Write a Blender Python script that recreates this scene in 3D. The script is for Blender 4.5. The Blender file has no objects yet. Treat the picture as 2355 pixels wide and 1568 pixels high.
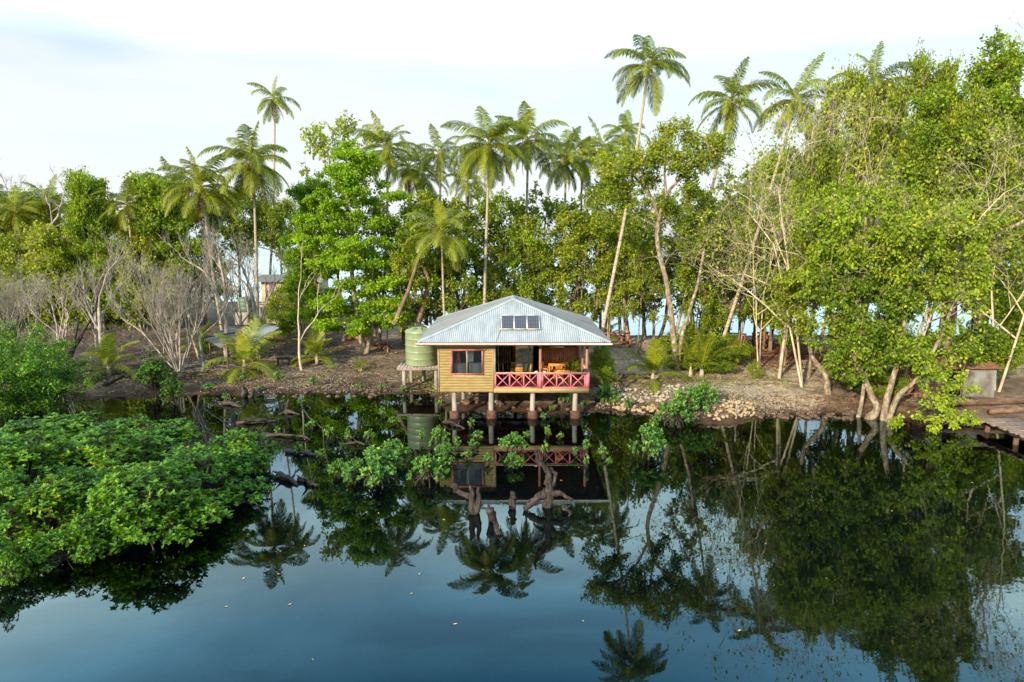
import bpy, math, random
import numpy as np
from mathutils import Vector, Matrix

SC = bpy.context.scene
COL = SC.collection
R = math.radians
PI = math.pi

# ------------------------------------------------------------------ camera, sky, sun, exposure
CAM_H, PITCH = 11.5, 9.0
cd = bpy.data.cameras.new("camera")
cam = bpy.data.objects.new("camera", cd); COL.objects.link(cam)
cam.location = (0, 0, CAM_H)
cam.rotation_euler = (R(90 - PITCH), 0, 0)
cd.sensor_width = 36; cd.lens = 24.0
cd.clip_start = 0.1; cd.clip_end = 9000
SC.camera = cam
SC.render.resolution_x, SC.render.resolution_y = 1024, 682

SUN_EL, SUN_AZ = R(19), math.atan2(-0.52, -0.85)      # low sun behind the viewer's left shoulder
world = bpy.data.worlds.new("World"); SC.world = world; world.use_nodes = True
wn, wl = world.node_tree.nodes, world.node_tree.links
wn.clear()
wo = wn.new('ShaderNodeOutputWorld'); bg = wn.new('ShaderNodeBackground')
sky = wn.new('ShaderNodeTexSky'); sky.sky_type = 'NISHITA'; sky.sun_disc = False
sky.sun_elevation = SUN_EL; sky.sun_rotation = SUN_AZ
sky.air_density = 1.0; sky.dust_density = 1.5; sky.ozone_density = 1.5
bg.inputs['Strength'].default_value = 0.15
# thin high cloud, a veil near the horizon and streaks above it
tc = wn.new('ShaderNodeTexCoord'); sep = wn.new('ShaderNodeSeparateXYZ')
wl.new(tc.outputs['Generated'], sep.inputs[0])
mp = wn.new('ShaderNodeMapping'); mp.inputs['Scale'].default_value = (1.1, 1.1, 5.0)
mp.inputs['Location'].default_value = (0.35, 0.1, 0.0)
wl.new(tc.outputs['Generated'], mp.inputs[0])
cn = wn.new('ShaderNodeTexNoise'); cn.inputs['Scale'].default_value = 2.1; cn.inputs['Detail'].default_value = 6
cn.inputs['Roughness'].default_value = 0.5; cn.inputs['Distortion'].default_value = 0.4
wl.new(mp.outputs[0], cn.inputs['Vector'])
cr = wn.new('ShaderNodeMapRange'); cr.inputs['From Min'].default_value = 0.30; cr.inputs['From Max'].default_value = 0.62
cr.inputs['To Min'].default_value = 0.0; cr.inputs['To Max'].default_value = 1.0; cr.interpolation_type = 'SMOOTHSTEP'
wl.new(cn.outputs['Fac'], cr.inputs['Value'])
er = wn.new('ShaderNodeMapRange'); er.inputs['From Min'].default_value = 0.16; er.inputs['From Max'].default_value = 0.50
er.inputs['To Min'].default_value = 1.0; er.inputs['To Max'].default_value = 0.75; er.interpolation_type = 'SMOOTHSTEP'
wl.new(sep.outputs['Z'], er.inputs['Value'])
lo = wn.new('ShaderNodeMapRange'); lo.inputs['From Min'].default_value = 0.05; lo.inputs['From Max'].default_value = 0.21
lo.inputs['To Min'].default_value = 1.0; lo.inputs['To Max'].default_value = 0.0
wl.new(sep.outputs['Z'], lo.inputs['Value'])
mx = wn.new('ShaderNodeMath'); mx.operation = 'MAXIMUM'
wl.new(cr.outputs[0], mx.inputs[0]); wl.new(lo.outputs[0], mx.inputs[1])
mu = wn.new('ShaderNodeMath'); mu.operation = 'MULTIPLY'
wl.new(mx.outputs[0], mu.inputs[0]); wl.new(er.outputs[0], mu.inputs[1])
m1 = wn.new('ShaderNodeMath'); m1.operation = 'MULTIPLY_ADD'
m1.inputs[1].default_value = 0.50; m1.inputs[2].default_value = 0.47
wl.new(mu.outputs[0], m1.inputs[0])
cm = wn.new('ShaderNodeMix'); cm.data_type = 'RGBA'
wl.new(m1.outputs[0], cm.inputs['Factor']); wl.new(sky.outputs[0], cm.inputs['A'])
vr = wn.new('ShaderNodeValToRGB')                      # veil colour by height above the horizon, in units of 16
VEIL = [(0, (3.95, 4.1, 4.15)), (.22, (3.9, 4.15, 4.25)), (.30, (7.5, 10, 11.5)), (.41, (13, 16, 16)), (.50, (5.2, 11, 15)), (.58, (1.2, 4.4, 7.4)), (.75, (4.8, 6, 6.8)), (1, (6.4, 6.9, 7.2))]
while len(vr.color_ramp.elements) < len(VEIL): vr.color_ramp.elements.new(.5)
for e_, (p_, c_) in zip(vr.color_ramp.elements, VEIL): e_.position = p_; e_.color = (c_[0] / 16, c_[1] / 16, c_[2] / 16, 1)
vm = wn.new('ShaderNodeVectorMath'); vm.operation = 'SCALE'; vm.inputs['Scale'].default_value = 16
wl.new(sep.outputs['Z'], vr.inputs[0]); wl.new(vr.outputs[0], vm.inputs[0]); wl.new(vm.outputs[0], cm.inputs['B'])
wl.new(cm.outputs['Result'], bg.inputs['Color']); wl.new(bg.outputs[0], wo.inputs[0])

sl = bpy.data.lights.new("sun", 'SUN'); sl.energy = 5.0; sl.angle = R(1.2); sl.color = (1.0, 0.82, 0.56)
sun = bpy.data.objects.new("sun", sl); COL.objects.link(sun)
sd = Vector((math.sin(SUN_AZ) * math.cos(SUN_EL), math.cos(SUN_AZ) * math.cos(SUN_EL), math.sin(SUN_EL)))
sun.rotation_euler = (-sd).to_track_quat('-Z', 'Y').to_euler(); sun.location = (-20, -20, 30)

vs = SC.view_settings
vs.view_transform = 'Standard'; vs.look = 'None'; vs.exposure = 0.7; vs.gamma = 1; vs.use_curve_mapping = False
SC.render.engine = 'CYCLES'
SC.cycles.max_bounces = 7; SC.cycles.transparent_max_bounces = 8
SC.cycles.diffuse_bounces = 3; SC.cycles.glossy_bounces = 3; SC.cycles.transmission_bounces = 4
SC.cycles.caustics_reflective = False; SC.cycles.caustics_refractive = False

# ------------------------------------------------------------------ finding a place from the photograph (2354 x 1568 grid)
CP, SP = math.cos(R(PITCH)), math.sin(R(PITCH))
def at(u, v, D):
    a = (v - 784) / 1569.3; b = (u - 1177) / 1569.3
    dy = CP - a * SP; dz = -SP - a * CP
    t = D / dy
    return Vector((b * t, D, CAM_H + dz * t))
SH_X = [-130, -60, -34, -24, -16, -9.5, -6, -4.3, 4.5, 6, 8, 10.5, 12, 14.5, 17, 21, 24, 27, 33, 60, 130]
SH_Y = [46, 44, 46.5, 47.5, 48.2, 48.3, 48.2, 43.2, 43.0, 43.6, 43.8, 41.8, 40.0, 40.8, 42.5, 42.2, 41.2, 40.0, 38.6, 37, 36]
BK_X = [-130, -30, -19, -8, 5, 130]
BK_Y = [101, 100, 98, 73, 69, 69]
def fnoise(x, y, s, seed=0):
    return (np.sin(x * s * 1.3 + 1.7 * seed + 1.3 * np.sin(y * s * 0.9 + seed)) * np.sin(y * s * 1.7 - 0.8 * seed + 1.1 * np.sin(x * s * 1.1 + 2 * seed)))
def ground_h(x, y):
    x = np.asarray(x, float); y = np.asarray(y, float)
    ys = np.interp(x, SH_X, SH_Y) + 0.5 * fnoise(x, y * 0, 0.9, 3) + 0.25 * fnoise(x, y, 2.3, 5)
    yb = np.interp(x, BK_X, BK_Y) + 0.6 * fnoise(x, x * 0, 0.5, 2)
    d = y - ys
    under = np.maximum(-1.6, 0.085 * d - 0.006 * d * d * (d < 0))
    right = np.clip((x + 2) / 8, 0, 1)
    top = 0.75 + 0.45 * right + np.clip((y - 62) / 30, 0, 1) * .75 * (1 - right)
    up = top * (1 - np.exp(-np.maximum(d, 0) / (7.5 - 3.2 * right)))
    z = np.where(d > 0, up + 0.02, under)
    z = z + (0.05 * fnoise(x, y, 0.8, 1) + 0.035 * fnoise(x, y, 2.1, 4) + 0.02 * fnoise(x, y, 5.2, 7)) * np.clip((d + 1.5) / 2.5, 0.15, 1)
    back = np.clip((y - yb) / 3.5, 0, 1)
    return z * (1 - back) - 1.0 * back
def gh(x, y): return float(ground_h(x, y))
def gp(u, v, dmin=25):
    D = dmin
    while D < 130:
        p = at(u, v, D)
        h = max(gh(p.x, p.y), 0.0)
        if p.z <= h: return Vector((p.x, p.y, h))
        D += 0.15
    return p
def gx(u, D):
    """ground point under image column u at distance D"""
    z = 0.5
    for _ in range(3):
        depth = D * CP + (CAM_H - z) * SP
        x = (u - 1177) / 1569.3 * depth
        z = gh(x, D)
    return Vector((x, D, z))

# ------------------------------------------------------------------ materials
def new_mat(name):
    m = bpy.data.materials.new(name); m.use_nodes = True
    n = m.node_tree.nodes; l = m.node_tree.links
    n.clear(); out = n.new('ShaderNodeOutputMaterial')
    return m, n, l, out
def ramp(n, stops, interp='LINEAR'):
    r = n.new('ShaderNodeValToRGB'); r.color_ramp.interpolation = interp
    while len(r.color_ramp.elements) < len(stops): r.color_ramp.elements.new(0.5)
    for e, (p, c) in zip(r.color_ramp.elements, stops):
        e.position = p; e.color = (c[0], c[1], c[2], 1)
    return r
def surf(name, c1, c2=None, scale=3.0, stretch=(1, 1, 1), rough=0.75, metal=0.0, bump=0.0, bscale=None, c3=None, spec=0.4, detail=5):
    m, n, l, out = new_mat(name)
    b = n.new('ShaderNodeBsdfPrincipled'); b.inputs['Roughness'].default_value = rough
    b.inputs['Metallic'].default_value = metal; b.inputs['Specular IOR Level'].default_value = spec
    c2 = c2 or tuple(x * 0.75 for x in c1)
    t = n.new('ShaderNodeTexCoord'); mpn = n.new('ShaderNodeMapping'); mpn.inputs['Scale'].default_value = stretch
    l.new(t.outputs['Object'], mpn.inputs[0])
    nz = n.new('ShaderNodeTexNoise'); nz.inputs['Scale'].default_value = scale; nz.inputs['Detail'].default_value = detail
    nz.inputs['Roughness'].default_value = 0.6
    l.new(mpn.outputs[0], nz.inputs['Vector'])
    st = [(0.32, c2), (0.62, c1)] if not c3 else [(0.3, c2), (0.5, c1), (0.72, c3)]
    r = ramp(n, st); l.new(nz.outputs['Fac'], r.inputs[0]); l.new(r.outputs[0], b.inputs['Base Color'])
    if bump:
        bn = n.new('ShaderNodeBump'); bn.inputs['Strength'].default_value = 1; bn.inputs['Distance'].default_value = bump
        nb = n.new('ShaderNodeTexNoise'); nb.inputs['Scale'].default_value = bscale or scale * 3; nb.inputs['Detail'].default_value = 4
        l.new(mpn.outputs[0], nb.inputs['Vector']); l.new(nb.outputs['Fac'], bn.inputs['Height']); l.new(bn.outputs[0], b.inputs['Normal'])
    l.new(b.outputs[0], out.inputs[0])
    return m
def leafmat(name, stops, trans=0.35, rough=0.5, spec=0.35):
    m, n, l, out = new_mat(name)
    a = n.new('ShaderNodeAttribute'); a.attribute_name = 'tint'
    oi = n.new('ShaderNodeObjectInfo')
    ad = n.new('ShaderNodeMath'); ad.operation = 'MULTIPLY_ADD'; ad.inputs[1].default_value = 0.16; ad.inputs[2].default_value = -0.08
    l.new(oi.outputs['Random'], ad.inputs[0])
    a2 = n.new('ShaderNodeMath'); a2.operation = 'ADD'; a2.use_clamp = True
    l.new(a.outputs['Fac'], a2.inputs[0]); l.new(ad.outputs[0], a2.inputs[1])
    r = ramp(n, stops); l.new(a2.outputs[0], r.inputs[0])
    b = n.new('ShaderNodeBsdfPrincipled'); b.inputs['Roughness'].default_value = rough; b.inputs['Specular IOR Level'].default_value = spec
    l.new(r.outputs[0], b.inputs['Base Color'])
    t = n.new('ShaderNodeBsdfTranslucent')
    hs = n.new('ShaderNodeMix'); hs.data_type = 'RGBA'; hs.blend_type = 'MULTIPLY'; hs.inputs['Factor'].default_value = 1
    l.new(r.outputs[0], hs.inputs['A']); hs.inputs['B'].default_value = (1.5, 1.35, 0.5, 1)
    l.new(hs.outputs['Result'], t.inputs['Color'])
    mx = n.new('ShaderNodeMixShader'); mx.inputs[0].default_value = trans
    l.new(b.outputs[0], mx.inputs[1]); l.new(t.outputs[0], mx.inputs[2]); l.new(mx.outputs[0], out.inputs[0])
    return m

L_DARK = leafmat('leaf_dark', [(0, (.055, .10, .010)), (.5, (.145, .225, .018)), (.85, (.26, .33, .028)), (1, (.42, .35, .03))], 0.42, 0.55, 0.2)
L_MID = leafmat('leaf_mid', [(0, (.07, .13, .010)), (.5, (.195, .30, .018)), (.88, (.33, .42, .03)), (1, (.50, .40, .03))], 0.42, 0.55, 0.2)
L_LIME = leafmat('leaf_lime', [(0, (.08, .18, .010)), (.5, (.21, .38, .018)), (.9, (.37, .52, .03)), (1, (.46, .52, .04))], 0.47, 0.55, 0.2)
L_OLIVE = leafmat('leaf_olive', [(0, (.075, .125, .012)), (.5, (.20, .275, .02)), (.85, (.35, .41, .032)), (1, (.50, .42, .04))], 0.42, 0.55, 0.2)
L_YEL = leafmat('leaf_yellow_green', [(0, (.08, .15, .012)), (.5, (.235, .34, .024)), (.88, (.41, .50, .04)), (1, (.56, .48, .04))], 0.44, 0.55, 0.2)
L_MANG = leafmat('leaf_mangrove', [(0, (.028, .085, .008)), (.5, (.09, .235, .013)), (.93, (.20, .39, .022)), (1, (.52, .36, .02))], 0.32, 0.42, 0.35)
L_SEED = leafmat('leaf_seedling', [(0, (.07, .19, .03)), (.5, (.13, .30, .05)), (.9, (.22, .40, .07)), (1, (.40, .40, .05))], .35, .4, .45)
L_PALM = leafmat('palm_leaflet', [(0, (.055, .10, .012)), (.5, (.185, .235, .018)), (.85, (.38, .38, .026)), (1, (.52, .42, .03))], 0.42, 0.45, 0.3)
L_PALMY = leafmat('palm_leaflet_yellow', [(0, (.10, .15, .016)), (.5, (.22, .27, .025)), (.85, (.38, .38, .035)), (1, (.60, .40, .04))], .4, .42, .5)
L_DEAD = leafmat('dead_frond_leaf', [(0, (.10, .035, .015)), (.5, (.22, .085, .03)), (1, (.36, .17, .07))], .2, .8, .1)
L_LITTER = leafmat('litter_leaf', [(0, (.05, .025, .014)), (.4, (.13, .065, .035)), (.7, (.24, .12, .05)), (.88, (.34, .28, .20)), (1, (.45, .42, .36))], .0, .85, .1)

BARK_PALM = surf('palm_bark', (.34, .29, .22), (.17, .13, .095), 2.0, (1, 1, 7), .9, bump=.02, bscale=9, c3=(.50, .43, .33))
BARK_PALE = surf('pale_bark', (.19, .145, .10), (.075, .052, .036), 4.5, (1, 1, .55), .9, bump=.03, c3=(.42, .37, .30))
RLOG = surf('reddish_log', (.12, .065, .042), (.05, .028, .02), 4, (.3, 1, 1), .9, bump=.03, c3=(.22, .14, .10))
BARK_DARK = surf('dark_bark', (.15, .105, .07), (.06, .042, .03), 3, (1, 1, .5), .9, bump=.02, c3=(.27, .21, .14))
BARK_GREY = surf('grey_twig', (.27, .235, .20), (.15, .125, .10), 3, (1, 1, .6), .9, c3=(.50, .47, .42))
BARK_TAN = surf('tan_twig', (.44, .37, .26), (.27, .20, .13), 3, (1, 1, .6), .9, c3=(.62, .55, .43))
DRIFT = surf('driftwood', (.028, .021, .018), (.005, .004, .004), 9, (1, 1, .2), .9, bump=.08, bscale=12, c3=(.095, .075, .064))
DEADWOOD = surf('dark_wet_wood', (.026, .018, .014), (.008, .006, .006), 5, (1, 1, .4), .6, bump=.03, c3=(.075, .052, .04))
STONE = surf('coral_stone', (.34, .29, .23), (.13, .10, .07), 5, (1, 1, 1), .95, bump=.02, c3=(.50, .45, .38))
STONEY = surf('yellow_stone', (.36, .26, .155), (.15, .10, .055), 5, (1, 1, 1), .95, bump=.02, c3=(.48, .40, .28))
ROCKD = surf('dark_rock', (.10, .065, .045), (.03, .02, .015), 4, (1, 1, 1), .9, bump=.03, c3=(.19, .13, .09))

YWALL = surf('yellow_weatherboard', (.34, .25, .105), (.26, .19, .08), 1.6, (1, 1, 4), .65, bump=.003, c3=(.42, .31, .14))
REDTRIM = surf('dull_red_paint', (.33, .10, .085), (.24, .07, .06), 4, (1, 1, 1), .6, c3=(.42, .16, .13))
PINK = surf('pink_paint', (.58, .14, .19), (.42, .09, .13), 3, (1, 1, 1), .6, c3=(.68, .25, .28))
PALERAIL = surf('weathered_handrail', (.50, .36, .27), (.36, .20, .16), 5, (.4, 2, 1), .7, c3=(.60, .48, .38))
BRWPOST = surf('brown_post_paint', (.33, .16, .11), (.24, .11, .08), 4, (1, 1, .4), .6)
GREYTIMB = surf('grey_timber', (.26, .22, .19), (.15, .12, .10), 5, (1, 1, .3), .85, c3=(.36, .32, .28))
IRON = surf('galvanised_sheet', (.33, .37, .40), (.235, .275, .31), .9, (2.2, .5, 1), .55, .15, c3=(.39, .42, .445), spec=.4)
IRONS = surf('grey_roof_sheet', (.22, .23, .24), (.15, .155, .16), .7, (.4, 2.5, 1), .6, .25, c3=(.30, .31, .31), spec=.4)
IRONOLD = surf('weathered_sheet', (.20, .19, .175), (.11, .09, .075), 1.6, (1, 1, .5), .7, .15, c3=(.30, .30, .29))
RUST = surf('rusty_sheet', (.22, .10, .06), (.12, .05, .035), 2.5, (1, 1, 1), .85, c3=(.33, .20, .14))
WHITE = surf('white_gutter', (.66, .62, .58), (.52, .46, .42), 3, (1, 1, 1), .5)
CONC = surf('concrete_pile', (.26, .235, .205), (.14, .12, .10), 3, (1, 1, .35), .85, bump=.006, c3=(.36, .33, .29))
CONCRED = surf('stained_footing', (.085, .038, .026), (.04, .02, .016), 4, (1, 1, 1), .9, bump=.01, c3=(.13, .07, .05))
VARN = surf('varnished_timber', (.60, .24, .05), (.42, .14, .03), 4, (1, 1, .5), .35, c3=(.72, .36, .10))
TIMB_IN = surf('red_board_lining', (.36, .12, .045), (.20, .06, .025), 4, (6, 6, .35), .5, c3=(.50, .20, .08))
DARKB = surf('dark_board', (.05, .02, .014), (.02, .009, .008), 5, (5, 5, .3), .6)
BLACK = surf('black_paint', (.012, .012, .012), (.006, .006, .006), 3)
FLOORM = surf('polished_floor', (.085, .026, .018), (.035, .012, .010), 3, (9, .25, 1), .16, c3=(.13, .045, .03), spec=.6)
SIGNW = surf('white_board', (.62, .66, .62), (.5, .54, .5), 3)
TANK = surf('green_tank_plastic', (.205, .26, .15), (.16, .205, .115), 1.2, (1, 1, 2), .38, c3=(.24, .30, .18), spec=.5)
TANKD = surf('dark_green_tank', (.10, .17, .13), (.07, .12, .09), 1.2, rough=.5)
REDCONE = surf('red_orange_plastic', (.75, .07, .03), (.6, .05, .02), 3, rough=.5)
TERRA = surf('terracotta', (.42, .17, .08), (.3, .11, .05), 4)
SHELL = surf('white_shell', (.72, .66, .58), (.5, .42, .34), 9)
TABRED = surf('red_stained_timber', (.19, .055, .035), (.10, .03, .02), 4, (.5, 2, 1), .75, c3=(.29, .10, .065))
ORANGE = surf('orange_tarp', (.70, .14, .02), (.5, .08, .015), 2)
BUCKET = surf('white_bucket_plastic', (.70, .72, .70), (.6, .62, .6), 3)
SKIN = surf('skin', (.10, .055, .035), (.08, .04, .028), 3)
CLOTHD = surf('dark_cloth', (.02, .022, .035), (.012, .014, .022), 3)
CLOTHW = surf('grey_cloth', (.30, .30, .33), (.2, .2, .24), 3)
HAIR = surf('black_hair', (.012, .009, .008), (.006, .005, .005), 3)
PLANK = surf('old_jetty_plank', (.19, .145, .12), (.10, .07, .055), 4, (2, .4, 1), .85, c3=(.30, .24, .20))
PALLET = surf('grey_cloth_stack', (.42, .43, .44), (.30, .31, .33), 4, (.5, 1, 8))
ROPE = surf('rope', (.55, .48, .34), (.4, .33, .22), 6)

m, n, l, out = new_mat('window_glass')                 # panes let the room show and mirror the sky
fr = n.new('ShaderNodeFresnel'); fr.inputs['IOR'].default_value = 1.7
tr = n.new('ShaderNodeBsdfTransparent'); tr.inputs[0].default_value = (.80, .83, .82, 1)
gl = n.new('ShaderNodeBsdfGlossy'); gl.inputs['Roughness'].default_value = .02
mx = n.new('ShaderNodeMixShader'); l.new(fr.outputs[0], mx.inputs[0]); l.new(tr.outputs[0], mx.inputs[1]); l.new(gl.outputs[0], mx.inputs[2]); l.new(mx.outputs[0], out.inputs[0])
GLASS = m

def solar_mat():
    m, n, l, out = new_mat('solar_cells')
    b = n.new('ShaderNodeBsdfPrincipled'); b.inputs['Roughness'].default_value = .25; b.inputs['Specular IOR Level'].default_value = .5
    t = n.new('ShaderNodeTexCoord'); br = n.new('ShaderNodeTexBrick')
    br.offset = 0; br.inputs['Scale'].default_value = 1; br.inputs['Brick Width'].default_value = .15; br.inputs['Row Height'].default_value = .15
    br.inputs['Mortar Size'].default_value = .006
    br.inputs['Color1'].default_value = (.018, .024, .045, 1); br.inputs['Color2'].default_value = (.024, .030, .052, 1)
    br.inputs['Mortar'].default_value = (.16, .17, .19, 1)
    l.new(t.outputs['Object'], br.inputs['Vector']); l.new(br.outputs['Color'], b.inputs['Base Color']); l.new(b.outputs[0], out.inputs[0])
    return m
SOLAR = solar_mat()

def water_mat(name, ior, tint, rip_base, rip_right):
    m, n, l, out = new_mat(name)
    t = n.new('ShaderNodeTexCoord'); sp = n.new('ShaderNodeSeparateXYZ'); l.new(t.outputs['Object'], sp.inputs[0])
    mpn = n.new('ShaderNodeMapping'); mpn.inputs['Scale'].default_value = (.75, 1.35, 1); l.new(t.outputs['Object'], mpn.inputs[0])
    n1 = n.new('ShaderNodeTexNoise'); n1.inputs['Scale'].default_value = .95; n1.inputs['Detail'].default_value = 2.0
    n2 = n.new('ShaderNodeTexNoise'); n2.inputs['Scale'].default_value = 4.0; n2.inputs['Detail'].default_value = 2
    l.new(mpn.outputs[0], n1.inputs['Vector']); l.new(mpn.outputs[0], n2.inputs['Vector'])
    sc = n.new('ShaderNodeMath'); sc.operation = 'MULTIPLY_ADD'; sc.inputs[1].default_value = .12
    l.new(n2.outputs['Fac'], sc.inputs[0]); l.new(n1.outputs['Fac'], sc.inputs[2])
    rr = n.new('ShaderNodeMapRange'); rr.inputs['From Min'].default_value = 2; rr.inputs['From Max'].default_value = 14
    rr.inputs['To Min'].default_value = rip_base; rr.inputs['To Max'].default_value = rip_right
    l.new(sp.outputs['X'], rr.inputs['Value'])
    bm = n.new('ShaderNodeBump'); bm.inputs['Strength'].default_value = 1
    l.new(rr.outputs[0], bm.inputs['Distance']); l.new(sc.outputs[0], bm.inputs['Height'])
    fr = n.new('ShaderNodeFresnel'); fr.inputs['IOR'].default_value = ior; l.new(bm.outputs[0], fr.inputs['Normal'])
    gl = n.new('ShaderNodeBsdfGlossy'); gl.inputs['Roughness'].default_value = 0.0; l.new(bm.outputs[0], gl.inputs['Normal'])
    gl.inputs['Color'].default_value = (.78, .95, 1.0, 1)
    if tint is None:
        tr = n.new('ShaderNodeBsdfDiffuse'); tr.inputs[0].default_value = (.74, .84, .87, 1)
    else:
        tr = n.new('ShaderNodeBsdfTransparent'); tr.inputs[0].default_value = tint
    mx = n.new('ShaderNodeMixShader'); l.new(fr.outputs[0], mx.inputs[0]); l.new(tr.outputs[0], mx.inputs[1]); l.new(gl.outputs[0], mx.inputs[2])
    l.new(mx.outputs[0], out.inputs[0])
    return m
WATER = water_mat('lagoon_water', 1.58, (.50, .50, .44, 1), .0008, .0038)
SEAW = water_mat('sea_water', 1.5, None, .02, .02)

def ground_mat():
    m, n, l, out = new_mat('shore_ground')
    a = n.new('ShaderNodeAttribute'); a.attribute_name = 'soil'
    t = n.new('ShaderNodeTexCoord')
    n1 = n.new('ShaderNodeTexNoise'); n1.inputs['Scale'].default_value = 1.4; n1.inputs['Detail'].default_value = 9; n1.inputs['Roughness'].default_value = .7
    n2 = n.new('ShaderNodeTexNoise'); n2.inputs['Scale'].default_value = 7; n2.inputs['Detail'].default_value = 6; n2.inputs['Roughness'].default_value = .75
    l.new(t.outputs['Object'], n1.inputs['Vector']); l.new(t.outputs['Object'], n2.inputs['Vector'])
    r1 = ramp(n, [(.3, (.35, .33, .32)), (.5, (.95, .92, .9)), (.7, (1.5, 1.5, 1.45))]); l.new(n1.outputs['Fac'], r1.inputs[0])
    r2 = ramp(n, [(.33, (.45, .42, .4)), (.52, (1, 1, 1)), (.68, (1.5, 1.45, 1.4))]); l.new(n2.outputs['Fac'], r2.inputs[0])
    x1 = n.new('ShaderNodeMix'); x1.data_type = 'RGBA'; x1.blend_type = 'MULTIPLY'; x1.inputs['Factor'].default_value = 1
    x2 = n.new('ShaderNodeMix'); x2.data_type = 'RGBA'; x2.blend_type = 'MULTIPLY'; x2.inputs['Factor'].default_value = .8
    l.new(a.outputs['Color'], x1.inputs['A']); l.new(r1.outputs[0], x1.inputs['B'])
    l.new(x1.outputs['Result'], x2.inputs['A']); l.new(r2.outputs[0], x2.inputs['B'])
    b = n.new('ShaderNodeBsdfPrincipled'); b.inputs['Roughness'].default_value = .9; b.inputs['Specular IOR Level'].default_value = .2
    l.new(x2.outputs['Result'], b.inputs['Base Color'])
    bm = n.new('ShaderNodeBump'); bm.inputs['Distance'].default_value = .06; l.new(n2.outputs['Fac'], bm.inputs['Height']); l.new(bm.outputs[0], b.inputs['Normal'])
    l.new(b.outputs[0], out.inputs[0])
    return m
GROUND = ground_mat()

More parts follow.
